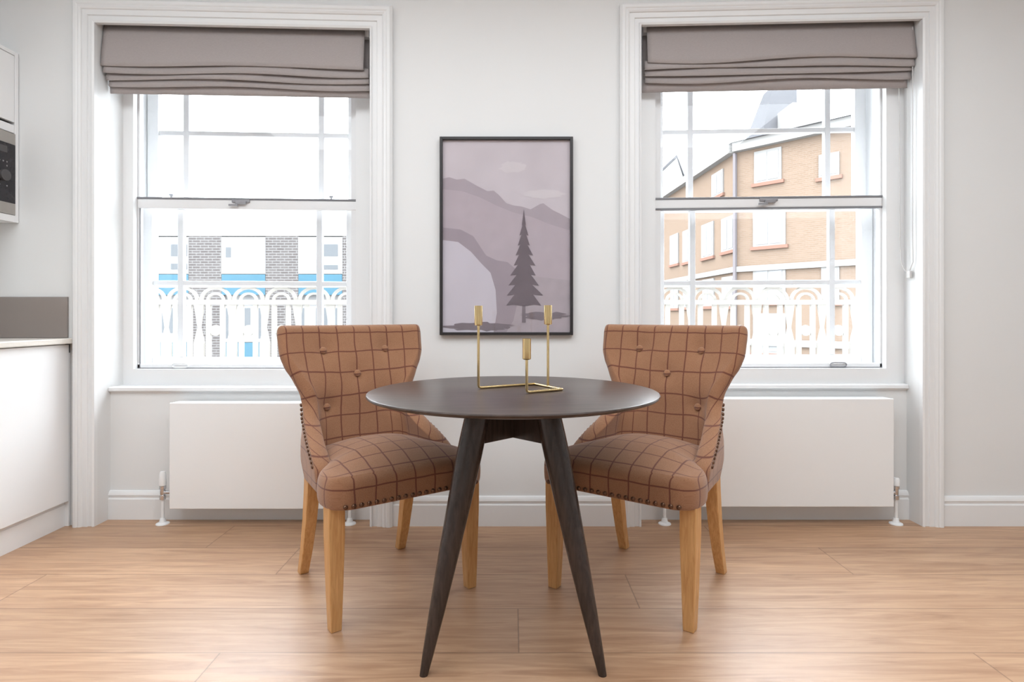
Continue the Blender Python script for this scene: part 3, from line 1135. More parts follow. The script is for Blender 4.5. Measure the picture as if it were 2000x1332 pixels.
# ------------------------------------------------------------------ round table
def table():
    cx, cy = 0.003, 1.85
    t = thing('round_table', 'round dark wooden dining table on four splayed tapering legs', 'table', (cx, cy, 0))
    prof = [(0.0, 0.728), (0.385, 0.728), (0.428, 0.7345), (0.4455, 0.7400), (0.4490, 0.7430), (0.4500, 0.7460), (0.4485, 0.7490), (0.4450, 0.7500), (0, 0.7500)]
    MB().lathe(prof, (0, 0, 0), 128).build('tabletop', M['walnut_top'], t, 0, 30)
    ap = MB()
    for a in (45, 135):
        c, s = math.cos(R(a)), math.sin(R(a))
        hw, hl = 0.016, 0.150
        off = 0.0 if a == 45 else 0.0
        poly = [(c * hl - s * hw, s * hl + c * hw), (-c * hl - s * hw, -s * hl + c * hw), (-c * hl + s * hw, -s * hl - c * hw), (c * hl + s * hw, s * hl - c * hw)]
        ap.prism(poly, 0.606, 0.7285)
    ap.build('cross_rail', M['walnut_leg'], t, 0.002)
    for sx in (-1, 1):
        for sy in (-1, 1):
            top = Vector((sx * 0.098, 0.076 if sy > 0 else -0.092, 0.7285))
            bot = Vector((sx * 0.245, 0.224 if sy > 0 else -0.236, 0.0))
            N = 14
            rings = []
            for i in range(N + 1):
                u = i / N
                p = top.lerp(bot, u)
                r = interp([(0, 0.0365), (0.12, 0.0385), (0.2, 0.0385), (0.35, 0.0355), (0.57, 0.0300), (0.73, 0.0245), (0.87, 0.0185), (1.0, 0.0125)], u)
                if i == N:
                    r *= 0.92
                rings.append([(p.x + r * math.cos(2 * math.pi * k / 24), p.y + r * math.sin(2 * math.pi * k / 24), p.z) for k in range(24)])
            MB().loft(rings).build('leg', M['walnut_leg'], t, 0, 40)


table()


# ------------------------------------------------------------------ brass candle holder
def candle_holder():
    z = 0.7542
    Apt, Bpt, Cpt, Dpt = (-0.1075, 1.889), (0.0765, 1.995), (0.1585, 1.848), (0.0445, 1.778)
    t = thing('candle_holder', 'brass wire candle holder with three cups on the round dark table', 'candle holder', (0.02, 1.88, 0.75))
    r = 0.0042
    L = lambda mb: mb.warp(lambda x, y, zz: (x - 0.02, y - 1.88, zz - 0.75))
    Ept = (Bpt[0] * 0.5 + Cpt[0] * 0.5, Bpt[1] * 0.5 + Cpt[1] * 0.5)

    def rnd(p, q, s, k=0.008):
        """points rounding the bend at q between p and s"""
        p, q, s = Vector(p), Vector(q), Vector(s)
        a = q + (p - q).normalized() * k
        b = q + (s - q).normalized() * k
        return [tuple(a), tuple(a * 0.25 + q * 0.5 + b * 0.25), tuple(b)]
    A3, B3, C3, D3 = [(p[0], p[1], z) for p in (Apt, Bpt, Cpt, Dpt)]
    At, Dt, Et = (Apt[0], Apt[1], 0.956), (Dpt[0], Dpt[1], 0.855), (Ept[0], Ept[1], 0.958)
    pts = [At] + rnd(At, A3, B3) + rnd(A3, B3, C3, 0.004) + rnd(B3, C3, D3, 0.004) + rnd(C3, D3, Dt) + [Dt]
    w1 = MB().tube(pts, r, 10)
    w1.tube([(Ept[0], Ept[1], z), Et], r, 10)
    L(w1).build('wire_frame', M['brass'], t, 0, 50)
    for (x, y, zt) in ((Apt[0], Apt[1], 0.953), (Dpt[0], Dpt[1], 0.852), (Ept[0], Ept[1], 0.955)):
        cup = MB().lathe([(0.0, 0.0), (0.008, 0.0), (0.0125, 0.002), (0.0130, 0.005), (0.0130, 0.064), (0.0112, 0.064), (0.0112, 0.012), (0.0, 0.012)], (x, y, zt), 28)
        L(cup).build('candle_cup', M['brass'], t, 0, 40)


candle_holder()


# ------------------------------------------------------------------ wing-back dining chairs
WT = [(0.385, 0.236), (0.46, 0.246), (0.52, 0.244), (0.58, 0.235), (0.64, 0.224), (0.69, 0.228), (0.74, 0.247), (0.785, 0.272), (0.83, 0.286), (0.94, 0.290)]
DT = [(0.385, 0.300), (0.44, 0.325), (0.475, 0.330), (0.50, 0.300), (0.53, 0.240), (0.57, 0.165), (0.61, 0.105), (0.66, 0.066), (0.72, 0.046), (0.80, 0.036), (0.94, 0.030)]
YT = [(0.385, 0.470), (0.50, 0.490), (0.65, 0.510), (0.94, 0.565)]
RT = [(0.385, 0.13), (0.55, 0.13), (0.65, 0.12), (0.75, 0.16), (0.94, 0.20)]
ZB, ZT_ = 0.384, 0.930


def path_point(z, tt):
    """outer shell: tt in -1..1 from the right arm's end round the back to the left arm's end; returns point and arc length"""
    w_, d_, yb, r_ = interp(WT, z), interp(DT, z), interp(YT, z), interp(RT, z)
    ry = min(d_, r_ * 0.85)
    straight = w_ - r_
    arc = math.pi * 0.25 * (r_ + ry)
    side = max(0.0, d_ - ry)
    tot = straight + arc + side
    s = abs(tt) * tot
    sg = 1 if tt >= 0 else -1
    flare = 0.10
    if s <= straight:
        x, y = s, yb
    elif s <= straight + arc:
        a = (s - straight) / arc * math.pi / 2
        x, y = straight + r_ * math.sin(a), yb - ry * (1 - math.cos(a))
    else:
        q = s - straight - arc
        x, y = w_ + q * flare, yb - ry - q
    # higher up the shell opens out into a nearly flat, slightly dished panel
    q = min(1.0, max(0.0, (z - 0.625) / 0.115))
    q = q * q * (3 - 2 * q)
    xf = abs(tt) * (w_ + 0.004)
    yf = yb - d_ * 1.15 * abs(tt) ** 2.6
    x, y = x + (xf - x) * q, y + (yf - y) * q
    s = s + (xf * 1.01 - s) * q
    zz = z
    return Vector((sg * x, y, zz)), sg * s


def make_chair(label):
    t = thing('dining_chair', label, 'chair', (0, 0, 0), 0, 'checked dining chairs at the round table')
    # ---- backrest with arms (one padded shell)
    NU, NZ = 57, 30
    th = 0.058
    Po, UV = {}, {}
    for j in range(NZ):
        z = ZB + (ZT_ - ZB) * j / (NZ - 1)
        for i in range(NU):
            tt = -1 + 2 * i / (NU - 1)
            p, s = path_point(z, tt)
            Po[i, j] = p
            UV[i, j] = (s, z)
    buttons = [(-0.125, 0.855), (0.125, 0.855), (0.0, 0.755), (-0.125, 0.635), (0.125, 0.635)]
    Pi = {}
    Nrm = {}
    for j in range(NZ):
        for i in range(NU):
            a = Po[min(i + 1, NU - 1), j] - Po[max(i - 1, 0), j]
            b = Po[i, min(j + 1, NZ - 1)] - Po[i, max(j - 1, 0)]
            n = a.cross(b)
            if n.length < 1e-9:
                n = Vector((0, 1, 0))
            n.normalize()
            c = Vector((Po[i, j].x, Po[i, j].y - 0.2, 0))
            if n.dot(c) < 0:
                n = -n
            Nrm[i, j] = n
    for j in range(NZ):
        for i in range(NU):
            tt = abs(-1 + 2 * i / (NU - 1))
            n = Nrm[i, j]
            thick = th + 0.014 * math.sin(math.pi * min(1, max(0, (Po[i, j].z - 0.55) / 0.38))) * max(0, 1 - tt * 1.1)
            p = Po[i, j] - n * thick
            for bx_, bz_ in buttons:
                dd = math.hypot(p.x - bx_, p.z - bz_)
                p = p + n * 0.011 * math.exp(-(dd / 0.034) ** 2)
            Pi[i, j] = p
    verts, uvs, faces = [], [], []
    io, ii = {}, {}
    for j in range(NZ):
        for i in range(NU):
            io[i, j] = len(verts)
            verts.append(Po[i, j])
            uvs.append(UV[i, j])
    for j in range(NZ):
        for i in range(NU):
            s, z = UV[i, j]
            se = abs(UV[0, j][0])
            uvs[io[i, j]] = ((1 if i >= NU // 2 else -1) * (se * 0.95 + 0.075 + (se - abs(s))), z)
    for j in range(NZ):
        for i in range(NU):
            ii[i, j] = len(verts)
            verts.append(Pi[i, j])
            s, z = UV[i, j]
            uvs.append((s * 0.95, z))
    for j in range(NZ - 1):
        for i in range(NU - 1):
            faces.append((io[i, j], io[i + 1, j], io[i + 1, j + 1], io[i, j + 1]))
            faces.append((ii[i, j], ii[i, j + 1], ii[i + 1, j + 1], ii[i + 1, j]))
    loop = [(i, 0) for i in range(NU - 1)] + [(NU - 1, j) for j in range(NZ - 1)] + [(i, NZ - 1) for i in range(NU - 1, 0, -1)] + [(0, j) for j in range(NZ - 1, 0, -1)]
    mid = []
    for (i, j) in loop:
        i2 = min(max(i, 1), NU - 2)
        j2 = min(max(j, 1), NZ - 2)
        d = (Po[i, j] - Po[i2, j2]).normalized()
        m_ = (Po[i, j] + Pi[i, j]) * 0.5 + d * (0.020 if j != 0 else 0.002)
        mid.append(len(verts))
        verts.append(m_)
        u0, u1 = uvs[io[i, j]], uvs[ii[i, j]]
        uvs.append((0.5 * (u0[0] + u1[0]) if i in (0, NU - 1) else u1[0], u0[1] + (0.03 if j == NZ - 1 else 0)))
    nl = len(loop)
    for k in range(nl):
        a, b = loop[k], loop[(k + 1) % nl]
        ma, mb_ = mid[k], mid[(k + 1) % nl]
        faces.append((io[a], ma, mb_, io[b]))
        faces.append((ma, ii[a], ii[b], mb_))
    me = bpy.data.meshes.new('backrest')
    me.from_pydata([tuple(v) for v in verts], [], faces)
    bm = bmesh.new()
    bm.from_mesh(me)
    bmesh.ops.recalc_face_normals(bm, faces=bm.faces)
    bm.to_mesh(me)
    bm.free()
    ul = me.uv_layers.new(name='cloth')
    for li, lp in enumerate(me.loops):
        ul.data[li].uv = uvs[lp.vertex_index]
    for p in me.polygons:
        p.use_smooth = True
    me.materials.append(M['tweed'])
    back = bpy.data.objects.new('backrest', me)
    C.objects.link(back)
    back.parent = t
    sb = back.modifiers.new('subdivision', 'SUBSURF')
    sb.levels = 1
    sb.render_levels = 2
    # buttons
    for bx_, bz_ in buttons:
        best = min(((i, j) for i in range(NU) for j in range(NZ)), key=lambda q: (Pi[q].x - bx_) ** 2 + (Pi[q].z - bz_) ** 2)
        p, n = Pi[best], -Nrm[best]
        m = MB()
        vs, fs = [], []
        sx = n.cross(Vector((0, 0, 1))).normalized()
        sy = sx.cross(n)
        rings = [(0.0125, -0.006), (0.0140, 0.0045), (0.0125, 0.0085), (0.007, 0.0108), (0.001, 0.0112)]
        m.loft([[tuple(p + (sx * math.cos(2 * math.pi * k / 16) + sy * math.sin(2 * math.pi * k / 16)) * r_ + n * h_) for k in range(16)] for r_, h_ in rings])
        b = m.build('button', M['tweed'], back, 0, 60)
        uvl = b.data.uv_layers.new(name='cloth')
        for li, lp in enumerate(b.data.loops):
            co = b.data.vertices[lp.vertex_index].co
            uvl.data[li].uv = (0.02 + (co.x - p.x), 0.03 + (co.z - p.z))
    # ---- seat cushion
    hw = [(-0.040, 0.225), (-0.034, 0.248), (-0.020, 0.268), (0.0, 0.280), (0.04, 0.285), (0.09, 0.282), (0.125, 0.262), (0.155, 0.236), (0.19, 0.220), (0.25, 0.214), (0.32, 0.208), (0.39, 0.198), (0.44, 0.17)]
    NY = len(hw)
    NX = 21

    def zt(a, y):
        u = (y + 0.04) / 0.48
        dome = 0.056 * (1 - abs(a) ** 2.6) * (1 - (2 * abs(u - 0.52)) ** 2.4 if abs(u - 0.52) < 0.5 else 0)
        return 0.487 + max(0, dome)
    verts, uvs, faces = [], [], []
    idx = {}
    for j, (y, w_) in enumerate(hw):
        for i in range(NX):
            a = -1 + 2 * i / (NX - 1)
            x = a * w_ * 0.955
            yy = y + (0.012 if j == 0 else 0.006 if j == 1 else 0)
            idx[i, j] = len(verts)
            verts.append((x, yy, zt(a, y)))
            uvs.append((x, -(zt(a, y) - 0.487) * 0.3 - yy * 1.0 + 0.1))
    for j in range(NY - 1):
        for i in range(NX - 1):
            faces.append((idx[i, j], idx[i + 1, j], idx[i + 1, j + 1], idx[i, j + 1]))
    loop = [(i, 0) for i in range(NX - 1)] + [(NX - 1, j) for j in range(NY - 1)] + [(i, NY - 1) for i in range(NX - 1, 0, -1)] + [(0, j) for j in range(NY - 1, 0, -1)]
    prev = [idx[q] for q in loop]
    nl = len(loop)
    cum = 0
    for (z, k, dv) in ((0.472, 1.0, 0.025), (0.440, 1.018, 0.058), (0.406, 1.014, 0.092), (0.386, 1.0, 0.112), (0.382, 0.95, 0.12)):
        ring = []
        for (i, j) in loop:
            y, w_ = hw[j]
            a = -1 + 2 * i / (NX - 1)
            x = a * w_ * k
            yo = y - (0.006 * (k - 0.9) / 0.1 if j == 0 else 0)
            ring.append(len(verts))
            verts.append((x, yo, z))
            if j == 0 or y < -0.03:
                uvs.append((x, 0.14 + dv))
            else:
                sg = 1 if x > 0 else -1
                uvs.append((sg * (0.27 + y), 0.14 + dv))
        for q in range(nl):
            faces.append((prev[q], ring[q], ring[(q + 1) % nl], prev[(q + 1) % nl]))
        prev = ring
    faces.append(tuple(prev[::-1]))
    me = bpy.data.meshes.new('seat')
    me.from_pydata(verts, [], faces)
    bm = bmesh.new()
    bm.from_mesh(me)
    bmesh.ops.recalc_face_normals(bm, faces=bm.faces)
    bm.to_mesh(me)
    bm.free()
    ul = me.uv_layers.new(name='cloth')
    for li, lp in enumerate(me.loops):
        ul.data[li].uv = uvs[lp.vertex_index]
    for p in me.polygons:
        p.use_smooth = True
    me.materials.append(M['tweed'])
    seat = bpy.data.objects.new('seat', me)
    C.objects.link(seat)
    seat.parent = t
    sb = seat.modifiers.new('subdivision', 'SUBSURF')
    sb.levels = 1
    sb.render_levels = 2
    # ---- nailheads: one mesh datum, many individual parts
    nm = MB().lathe([(0.0, -0.003), (0.0072, -0.003), (0.0078, 0.0004), (0.0066, 0.0030), (0.0038, 0.0046), (0.0006, 0.0052)], (0, 0, 0), 14)
    proto = nm.build('nailhead', M['nail'], seat, 0, 60)
    first = [True]

    def nail(p, n, par):
        o = proto if first[0] else proto.copy()
        if not first[0]:
            C.objects.link(o)
        first[0] = False
        o.parent = par
        o.location = p
        o.rotation_mode = 'QUATERNION'
        o.rotation_quaternion = Vector((0, 0, 1)).rotation_difference(n)
    for k in range(20):
        x = -0.2375 + 0.475 * k / 19
        e = max(0, abs(x) - 0.21) / 0.03
        nail(Vector((x, -0.0475 + 0.004 * e, 0.3965)), Vector((x * 0.2, -1, -0.05)).normalized(), seat)
    for side in (0, 1):
        pts = []
        for j in range(NZ - 1):
            e = 0 if side == 0 else NU - 1
            p = Po[e, j]
            if 0.465 < p.z < 0.655:
                q = Po[1 if side == 0 else NU - 2, j]
                dq = (q - p)
                pts.append((p + dq.normalized() * 0.028, Nrm[e, j]))
        # resample evenly
        tot = sum((pts[k + 1][0] - pts[k][0]).length for k in range(len(pts) - 1))
        n_ = int(tot / 0.0205)
        acc, k, want = 0.0, 0, 0.0
        for q in range(n_ + 1):
            want = tot * q / n_
            while k < len(pts) - 2 and acc + (pts[k + 1][0] - pts[k][0]).length < want:
                acc += (pts[k + 1][0] - pts[k][0]).length
                k += 1
            seg = (pts[k + 1][0] - pts[k][0]).length
            u = min(1, max(0, (want - acc) / seg))
            nn = pts[k][1].lerp(pts[k + 1][1], u).normalized()
            nail(pts[k][0].lerp(pts[k + 1][0], u) + nn * 0.001, nn, back)
    # ---- legs
    for sx in (-1, 1):
        rings = []
        for (z, h_, dx, dy) in ((0.400, 0.0265, -0.012, 0.022), (0.30, 0.0262, -0.012, 0.022), (0.10, 0.021, -0.012, 0.020), (0.0, 0.0175, -0.012, 0.018)):
            x, y = sx * (0.262 + dx), dy
            rings.append([(x - h_, y - h_, z), (x + h_, y - h_, z), (x + h_, y + h_, z), (x - h_, y + h_, z)])
        MB().loft(rings).build('leg', M['oak_leg'], t, 0.003)
        rings = []
        for (z, h_, dx, dy) in ((0.420, 0.024, 0.196, 0.405), (0.34, 0.0235, 0.197, 0.410), (0.22, 0.0215, 0.199, 0.430), (0.10, 0.019, 0.201, 0.462), (0.0, 0.017, 0.203, 0.497)):
            x, y = sx * dx, dy
            rings.append([(x - h_, y - h_, z), (x + h_, y - h_, z), (x + h_, y + h_, z), (x - h_, y + h_, z)])
        MB().loft(rings).build('leg', M['oak_leg'], t, 0.003)
    return t


chair = make_chair('tan checked wing-back chair on the side of the table nearer the white kitchen cabinets')
chair.location = (-0.344, 1.980, 0)
chair.rotation_euler = (0, 0, R(36.3))
chair2 = copy_tree(chair)
chair2['label'] = 'tan checked wing-back chair in front of the window with the orange brick building'
chair2.location = (0.346, 1.980, 0)
chair2.rotation_euler = (0, 0, R(-36.3))


# ------------------------------------------------------------------ outside: balcony railing
def railing():
    Y = 3.95
    t = thing('balcony_railing', 'white ornate iron balcony railing of repeated arches outside both windows', 'railing', (0, Y, 0.45))
    s = Y / 1150.0
    per = 64 * s
    x0 = (421.5 - 1000) * s

    def P(mb, name, par=None):
        mb.warp(lambda x, y, z: (x, y - Y, z - 0.45))
        return mb.build(name, M['iron'], par or t, 0)
    nl = -6
    nr = 27
    xa, xb = x0 + (nl - 0.5) * per, x0 + (nr + 0.5) * per
    P(MB().box(xa, xb, Y - 0.02, Y + 0.02, 1.172, 1.190), 'top_rail')
    P(MB().box(xa, xb, Y - 0.015, Y + 0.015, 1.058, 1.090), 'middle_rail')
    P(MB().box(xa, xb, Y - 0.015, Y + 0.015, 0.665, 0.700), 'bottom_rail')
    P(MB().box(xa, xb, Y - 0.015, Y + 0.015, 0.450, 0.480), 'foot_rail')
    for k in range(nl, nr + 1):
        c = x0 + k * per
        if -0.35 < c * 3.1 / Y < 0.42 and abs(c) < 0.55:
            pass
        m = MB()

        def arc(r, wd, cz, a0=0, a1=180, zs=1.0):
            n = 14
            pts = []
            vs, fs = [], []
            for q in range(n + 1):
                a = R(a0 + (a1 - a0) * q / n)
                for rr in (r - wd / 2, r + wd / 2):
                    for yy in (Y - 0.008, Y + 0.008):
                        vs.append((c + rr * math.cos(a), yy, cz + rr * math.sin(a) * zs))
            for q in range(n):
                b = q * 4
                e = b + 4
                fs += [(b, e, e + 1, b + 1), (b + 2, b + 3, e + 3, e + 2), (b, b + 2, e + 2, e), (b + 1, e + 1, e + 3, b + 3)]
            m.add(vs, fs)
        arc(0.096, 0.022, 1.088, zs=0.85)
        arc(0.052, 0.018, 1.088, zs=0.85)
        # columns either side of the wide gap
        for sg in (-1, 1):
            xx = c + sg * 0.047
            m.box(xx - 0.015, xx + 0.015, Y - 0.01, Y + 0.01, 0.70, 1.058)
            xx = c + sg * 0.030
            m.box(c + sg * 0.030 - 0.004, c + sg * 0.030 + 0.004, Y - 0.006, Y + 0.006, 0.48, 0.665)
        # medallion
        n = 16
        zc = 0.885
        for rr, dz in ((0.036, 0.0),):
            vs = [(c + rr * math.cos(2 * math.pi * q / n), Y - 0.008, zc + rr * math.sin(2 * math.pi * q / n)) for q in range(n)]
            vs += [(x, Y + 0.008, z) for x, y, z in vs]
            m.add(vs, [tuple(range(n)), tuple(range(2 * n - 1, n - 1, -1))] + [(q, n + q, n + (q + 1) % n, (q + 1) % n) for q in range(n)])
        # bow-tie piece between the columns of neighbouring arches
        xm = c + per / 2
        poly = [(-0.034, 1.058), (0.034, 1.058), (0.016, 0.95), (0.010, 0.905), (0.034, 0.80), (0.034, 0.70), (-0.034, 0.70), (-0.034, 0.80), (-0.010, 0.905), (-0.016, 0.95)]
        vs = [(xm + u, Y - 0.008, z) for u, z in poly] + [(xm + u, Y + 0.008, z) for u, z in poly]
        n = len(poly)
        m.add(vs, [tuple(range(n)), tuple(range(2 * n - 1, n - 1, -1))] + [(q, n + q, n + (q + 1) % n, (q + 1) % n) for q in range(n)])
        P(m, 'arch_panel')
    sl = MB().box(xa, xb, YB + 0.002, Y + 0.05, 0.33, 0.45)
    o = sl.build('balcony_floor', M['slab'])
    struct(o)


railing()


# ------------------------------------------------------------------ outside: brown brick block across the street
def ray_at(px, py, Y):
    return Vector(((px - 1000) * Y / 1150.0, Y, H + (616 - py) * Y / 1150.0))


def brick_block():
    Y = 22.0
    gz = -4.0
    u = Y / 1150.0
    X = lambda px: (px - 1000) * u
    Z = lambda py: H + (616 - py) * u
    t = thing('apartment_block', 'pale apartment block with brown brick piers and blue panels across the street', 'building', (X(470), Y, gz))
    base = Vector(t.location)

    def P(mb, name, mat, par=None, uv=False):
        mb.warp(lambda x, y, z: (x - base.x, y - base.y, z - base.z))
        o = mb.build(name, mat, par or t)
        if uv:
            box_uv(o)
        return o
    xl, xr = X(-90), X(905)
    P(MB().box(xl, xr, Y + 0.25, Y + 6, gz, Z(415)), 'wall', M['render'])
    P(MB().box(xl, xr, Y - 0.025, Y + 0.25, Z(461), Z(415)), 'fascia', M['render'])
    lefts = [369 - 300, 369 - 150, 369, 519, 669, 819]
    for k, p in enumerate(lefts):
        P(MB().box(X(p), X(p + 64), Y - 0.02, Y + 0.25, gz, Z(460)), 'brick_pier', M['brown_brick'], None, True)
    for k, p in enumerate(lefts[:-1]):
        a, b = p + 64, p + 150
        for (w0, w1, b1) in ((463, 535, 576), (598, 668, 712)):
            fr = MB()
            fr.box(X(a), X(b), Y - 0.03, Y + 0.25, Z(w1), Z(w0))
            f = P(fr, 'window', M['render'])
            panes = [(0.06, 0.34, 0.1, 0.92, 'w'), (0.37, 0.66, 0.1, 0.92, 'w'), (0.69, 0.95, 0.1, 0.92, 'w')]
            if w0 < 500 and k == 1:
                panes[1] = (0.37, 0.57, 0.1, 0.92, 'w')
                panes[2] = (0.60, 0.97, 0.20, 0.52, 'd')
                panes += [(0.60, 0.97, 0.72, 0.88, 'd')]
            elif w0 < 500 and k == 3:
                panes[0] = (0.06, 0.50, 0.1, 0.92, 'w')
                panes[1] = (0.57, 0.90, 0.20, 0.52, 'd')
                panes[2] = (0.57, 0.90, 0.76, 0.88, 'd')
            elif w0 < 500:
                panes[0] = (0.10, 0.22, 0.28, 0.55, 'd')
            else:
                panes[1] = (0.40, 0.66, 0.05, 0.75, 'd')
                panes[0] = (0.08, 0.16, 0.05, 0.9, 'd')
                panes[2] = (0.84, 0.90, 0.05, 0.9, 'd')
            for (c0, c1, r0, r1, kind) in panes:
                xa_, xb_ = a + (b - a) * c0, a + (b - a) * c1
                pm = MB().box(X(xa_), X(xb_), Y - 0.04, Y - 0.03, Z(w0 + (w1 - w0) * r1), Z(w0 + (w1 - w0) * r0))
                P(pm, 'pane', M['far_glass'] if kind == 'd' else M['far_glass_white'], f)
            P(MB().box(X(a + 0.5), X(b - 0.5), Y - 0.03, Y + 0.25, Z(b1), Z(w1 + 1)), 'blue_panel', M['blue_panel'])


brick_block()


# ------------------------------------------------------------------ outside: orange brick corner building
def corner_building():
    gz = -4.0
    K = 24.0
    c = ray_at(1437, 287, K)
    zr = c.z
    # directions along the two visible facades
    dr = Vector((1.0, -1.12, 0)).normalized()      # facade running towards us, to the right
    dl = Vector((-0.045, 1.0, 0)).normalized()     # facade receding down the street
    t = thing('corner_building', 'orange brick corner building with white windows and steep slate roof', 'building', (c.x, c.y, gz))
    base = Vector(t.location)

    def on(px, d):
        """distance along facade d from the corner where the sight line at px meets it"""
        k = (px - 1000) / 1150.0
        return (k * c.y - c.x) / (d.x - k * d.y)

    def hz(px, py, d):
        s = on(px, d)
        Yd = c.y + d.y * s
        return s, H + (616 - py) * Yd / 1150.0
    back = Vector((0.8, 0.6, 0))

    def slab(d, s0, s1, z0, z1, o0, o1):
        """box on a facade: along d, from offset o0 to o1 outwards"""
        n = Vector((d.y, -d.x, 0))
        if n.y > 0 and abs(n.y) > 0.2:
            n = -n
        if d is dl:
            n = Vector((-1, -0.045, 0)).normalized()
        p = []
        for s, o in ((s0, o0), (s1, o0), (s1, o1), (s0, o1)):
            q = Vector((c.x, c.y, 0)) + d * s + n * o
            p.append((q.x, q.y))
        return MB().prism(p, z0, z1)

    def P(mb, name, mat, par=None, uv=False):
        mb.warp(lambda x, y, z: (x - base.x, y - base.y, z - base.z))
        o = mb.build(name, mat, par or t)
        if uv:
            box_uv(o)
        return o
    sr_end, sl_end = 7.0, 16.0
    cr = Vector((c.x, c.y, 0))
    e1 = cr + dr * sr_end
    e2 = cr + dl * sl_end
    body = MB().prism([(cr.x, cr.y), (e1.x, e1.y), (e1.x + 7, e1.y + 7), (e2.x + 7, e2.y), (e2.x, e2.y)], gz, zr)
    P(body, 'wall', M['orange_brick'], None, True)
    # string courses and eaves
    for d, s1 in ((dr, sr_end), (dl, sl_end)):
        P(slab(d, 0, s1, zr - 0.25, zr + 0.10, -0.05, 0.30), 'eaves', M['white_stone'])
        zc = H + (616 - 527) * c.y / 1150
        P(slab(d, 0, s1, zc - 0.10, zc + 0.12, -0.05, 0.12), 'string_course', M['white_stone'])
        zc2 = H + (616 - 668) * c.y / 1150
        P(slab(d, 0, s1, zc2 - 0.10, zc2 + 0.15, -0.05, 0.12), 'string_course', M['white_stone'])

    def win(d, pa, pb, pya, pyb):
        sa, za = hz(pa, pya, d)
        sb_, zb = hz(pb, pyb, d)
        sm, zm = hz(0.5 * (pa + pb), pya, d)
        _, zlo = hz(0.5 * (pa + pb), pyb, d)
        s0, s1 = min(sa, sb_), max(sa, sb_)
        f = P(slab(d, s0, s1, zlo, zm, -0.05, 0.06), 'window', M['white_stone'])
        w_ = s1 - s0
        P(slab(d, s0 + 0.1 * w_, s0 + 0.47 * w_, zlo + 0.08, zm - 0.1, 0.02, 0.075), 'pane', M['far_glass_white'], f)
        P(slab(d, s0 + 0.53 * w_, s0 + 0.9 * w_, zlo + 0.08, zm - 0.1, 0.02, 0.075), 'pane', M['far_glass_white'], f)
        P(slab(d, s0 - 0.1, s1 + 0.1, zlo - 0.13, zlo, -0.02, 0.10), 'window_sill', M['red_sill'], f)
    for q in ((1474, 1527, 292, 355), (1472, 1535, 408, 480), (1472, 1535, 520, 590), (1472, 1535, 612, 690), (1600, 1640, 300, 345), (1605, 1640, 520, 590)):
        win(dr, *q)
    for q in ((1392, 1414, 336, 382), (1411, 1436, 424, 490), (1372, 1395, 436, 502), (1335, 1347, 450, 512), (1310, 1326, 458, 516), (1412, 1436, 540, 598), (1374, 1396, 545, 598),
              (1336, 1348, 550, 600), (1311, 1326, 553, 602)):
        win(dl, *q)
    dp = slab(dr, -0.02, 0.08, gz, zr - 0.3, 0.05, 0.20)
    P(dp, 'downpipe', M['downpipe'])
    # hipped slate roof and steep corner turret
    pk = Vector((cr.x + 5.5, cr.y + 4.5, zr + 2.4))
    n1 = cr + dr * 7.2 + Vector((-0.3, -0.3, 0))
    rf = MB()
    lo = [Vector((cr.x - 0.3, cr.y - 0.3, zr + 0.1)), Vector((n1.x, n1.y, zr + 0.1)), Vector((e1.x + 7, e1.y + 7, zr + 0.1)), Vector((e2.x + 7, e2.y, zr + 0.1)),
          Vector((e2.x - 0.3, e2.y, zr + 0.1))]
    top = [pk, pk + dr * 0.5, pk + Vector((0.6, 0.6, 0)), pk + Vector((0.6, 8, 0)), pk + Vector((-0.6, 8, 0))]
    rf.loft([[tuple(p) for p in lo], [tuple(p) for p in top]])
    P(rf, 'roof', M['slate'])
    a = ray_at(1478, 262, 26.0)
    b = ray_at(1560, 262, 26.0)
    tp0 = ray_at(1500, 176, 27.5)
    tp1 = ray_at(1546, 176, 27.5)
    tm = MB()
    dpt = 3.0
    tm.loft([[(a.x, 26, zr), (b.x, 26, zr), (b.x, 26 + dpt, zr), (a.x, 26 + dpt, zr)], [(tp0.x, 27, tp0.z), (tp1.x, 27, tp0.z), (tp1.x, 28, tp0.z), (tp0.x, 28, tp0.z)]])
    P(tm, 'turret_roof', M['slate'])
    ch = ray_at(1580, 200, 25.0)
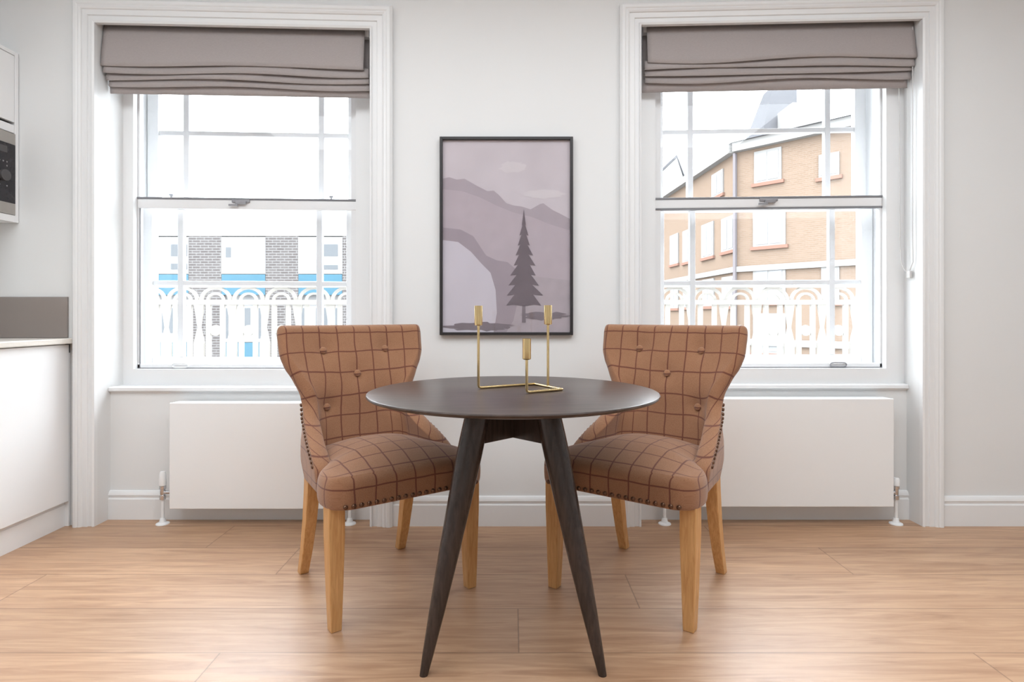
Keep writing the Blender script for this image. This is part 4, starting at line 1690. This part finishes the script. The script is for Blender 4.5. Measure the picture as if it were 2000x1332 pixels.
    P(MB().box(ch.x - 0.7, ch.x + 0.7, 25, 26.4, zr, ch.z), 'chimney', M['white_stone'])


corner_building()

# a lower gabled house at the far end of the street
gh = thing('gabled_house', 'pale gabled house far down the street beyond the orange brick building', 'building', (10.5, 44, -4))
m = MB()
g0 = ray_at(1225, 400, 44)
g1 = ray_at(1352, 400, 44)
gp = ray_at(1322, 308, 44)
m.add([(g0.x - 10.5, 0, 0), (g1.x - 10.5, 0, 0), (g1.x - 10.5, 0, g1.z + 4), (gp.x - 10.5, 0, gp.z + 4), (g0.x - 10.5, 0, g0.z + 4),
       (g0.x - 10.5, 8, 0), (g1.x - 10.5, 8, 0), (g1.x - 10.5, 8, g1.z + 4), (gp.x - 10.5, 8, gp.z + 4), (g0.x - 10.5, 8, g0.z + 4)],
      [(0, 1, 2, 3, 4), (9, 8, 7, 6, 5), (0, 5, 6, 1), (1, 6, 7, 2), (2, 7, 8, 3), (3, 8, 9, 4), (4, 9, 5, 0)])
m.build('wall', M['render'], gh)
rr = MB()
off = 0.25
rr.add([(gp.x - 10.5, -0.02, gp.z + 4 + off), (g1.x - 10.2, -0.02, g1.z + 4), (g1.x - 10.2, 8.3, g1.z + 4), (gp.x - 10.5, 8.3, gp.z + 4 + off),
        (g0.x - 10.8, -0.02, g0.z + 4), (g0.x - 10.8, 8.3, g0.z + 4),
        (gp.x - 10.5, -0.02, gp.z + 4.02), (g1.x - 10.2, -0.02, g1.z + 3.8), (g1.x - 10.2, 8.3, g1.z + 3.8), (gp.x - 10.5, 8.3, gp.z + 4.02), (g0.x - 10.8, -0.02, g0.z + 3.8), (g0.x - 10.8, 8.3, g0.z + 3.8)],
       [(0, 1, 2, 3), (0, 3, 5, 4), (6, 9, 8, 7), (6, 10, 11, 9), (0, 6, 7, 1), (1, 7, 8, 2), (2, 8, 9, 3), (3, 9, 11, 5), (5, 11, 10, 4), (4, 10, 6, 0)])
rr.build('roof', M['slate'], gh)

struct(MB().box(-60, 60, YB + 0.05, 90, -4.2, -4.0).build('ground', M['street']))
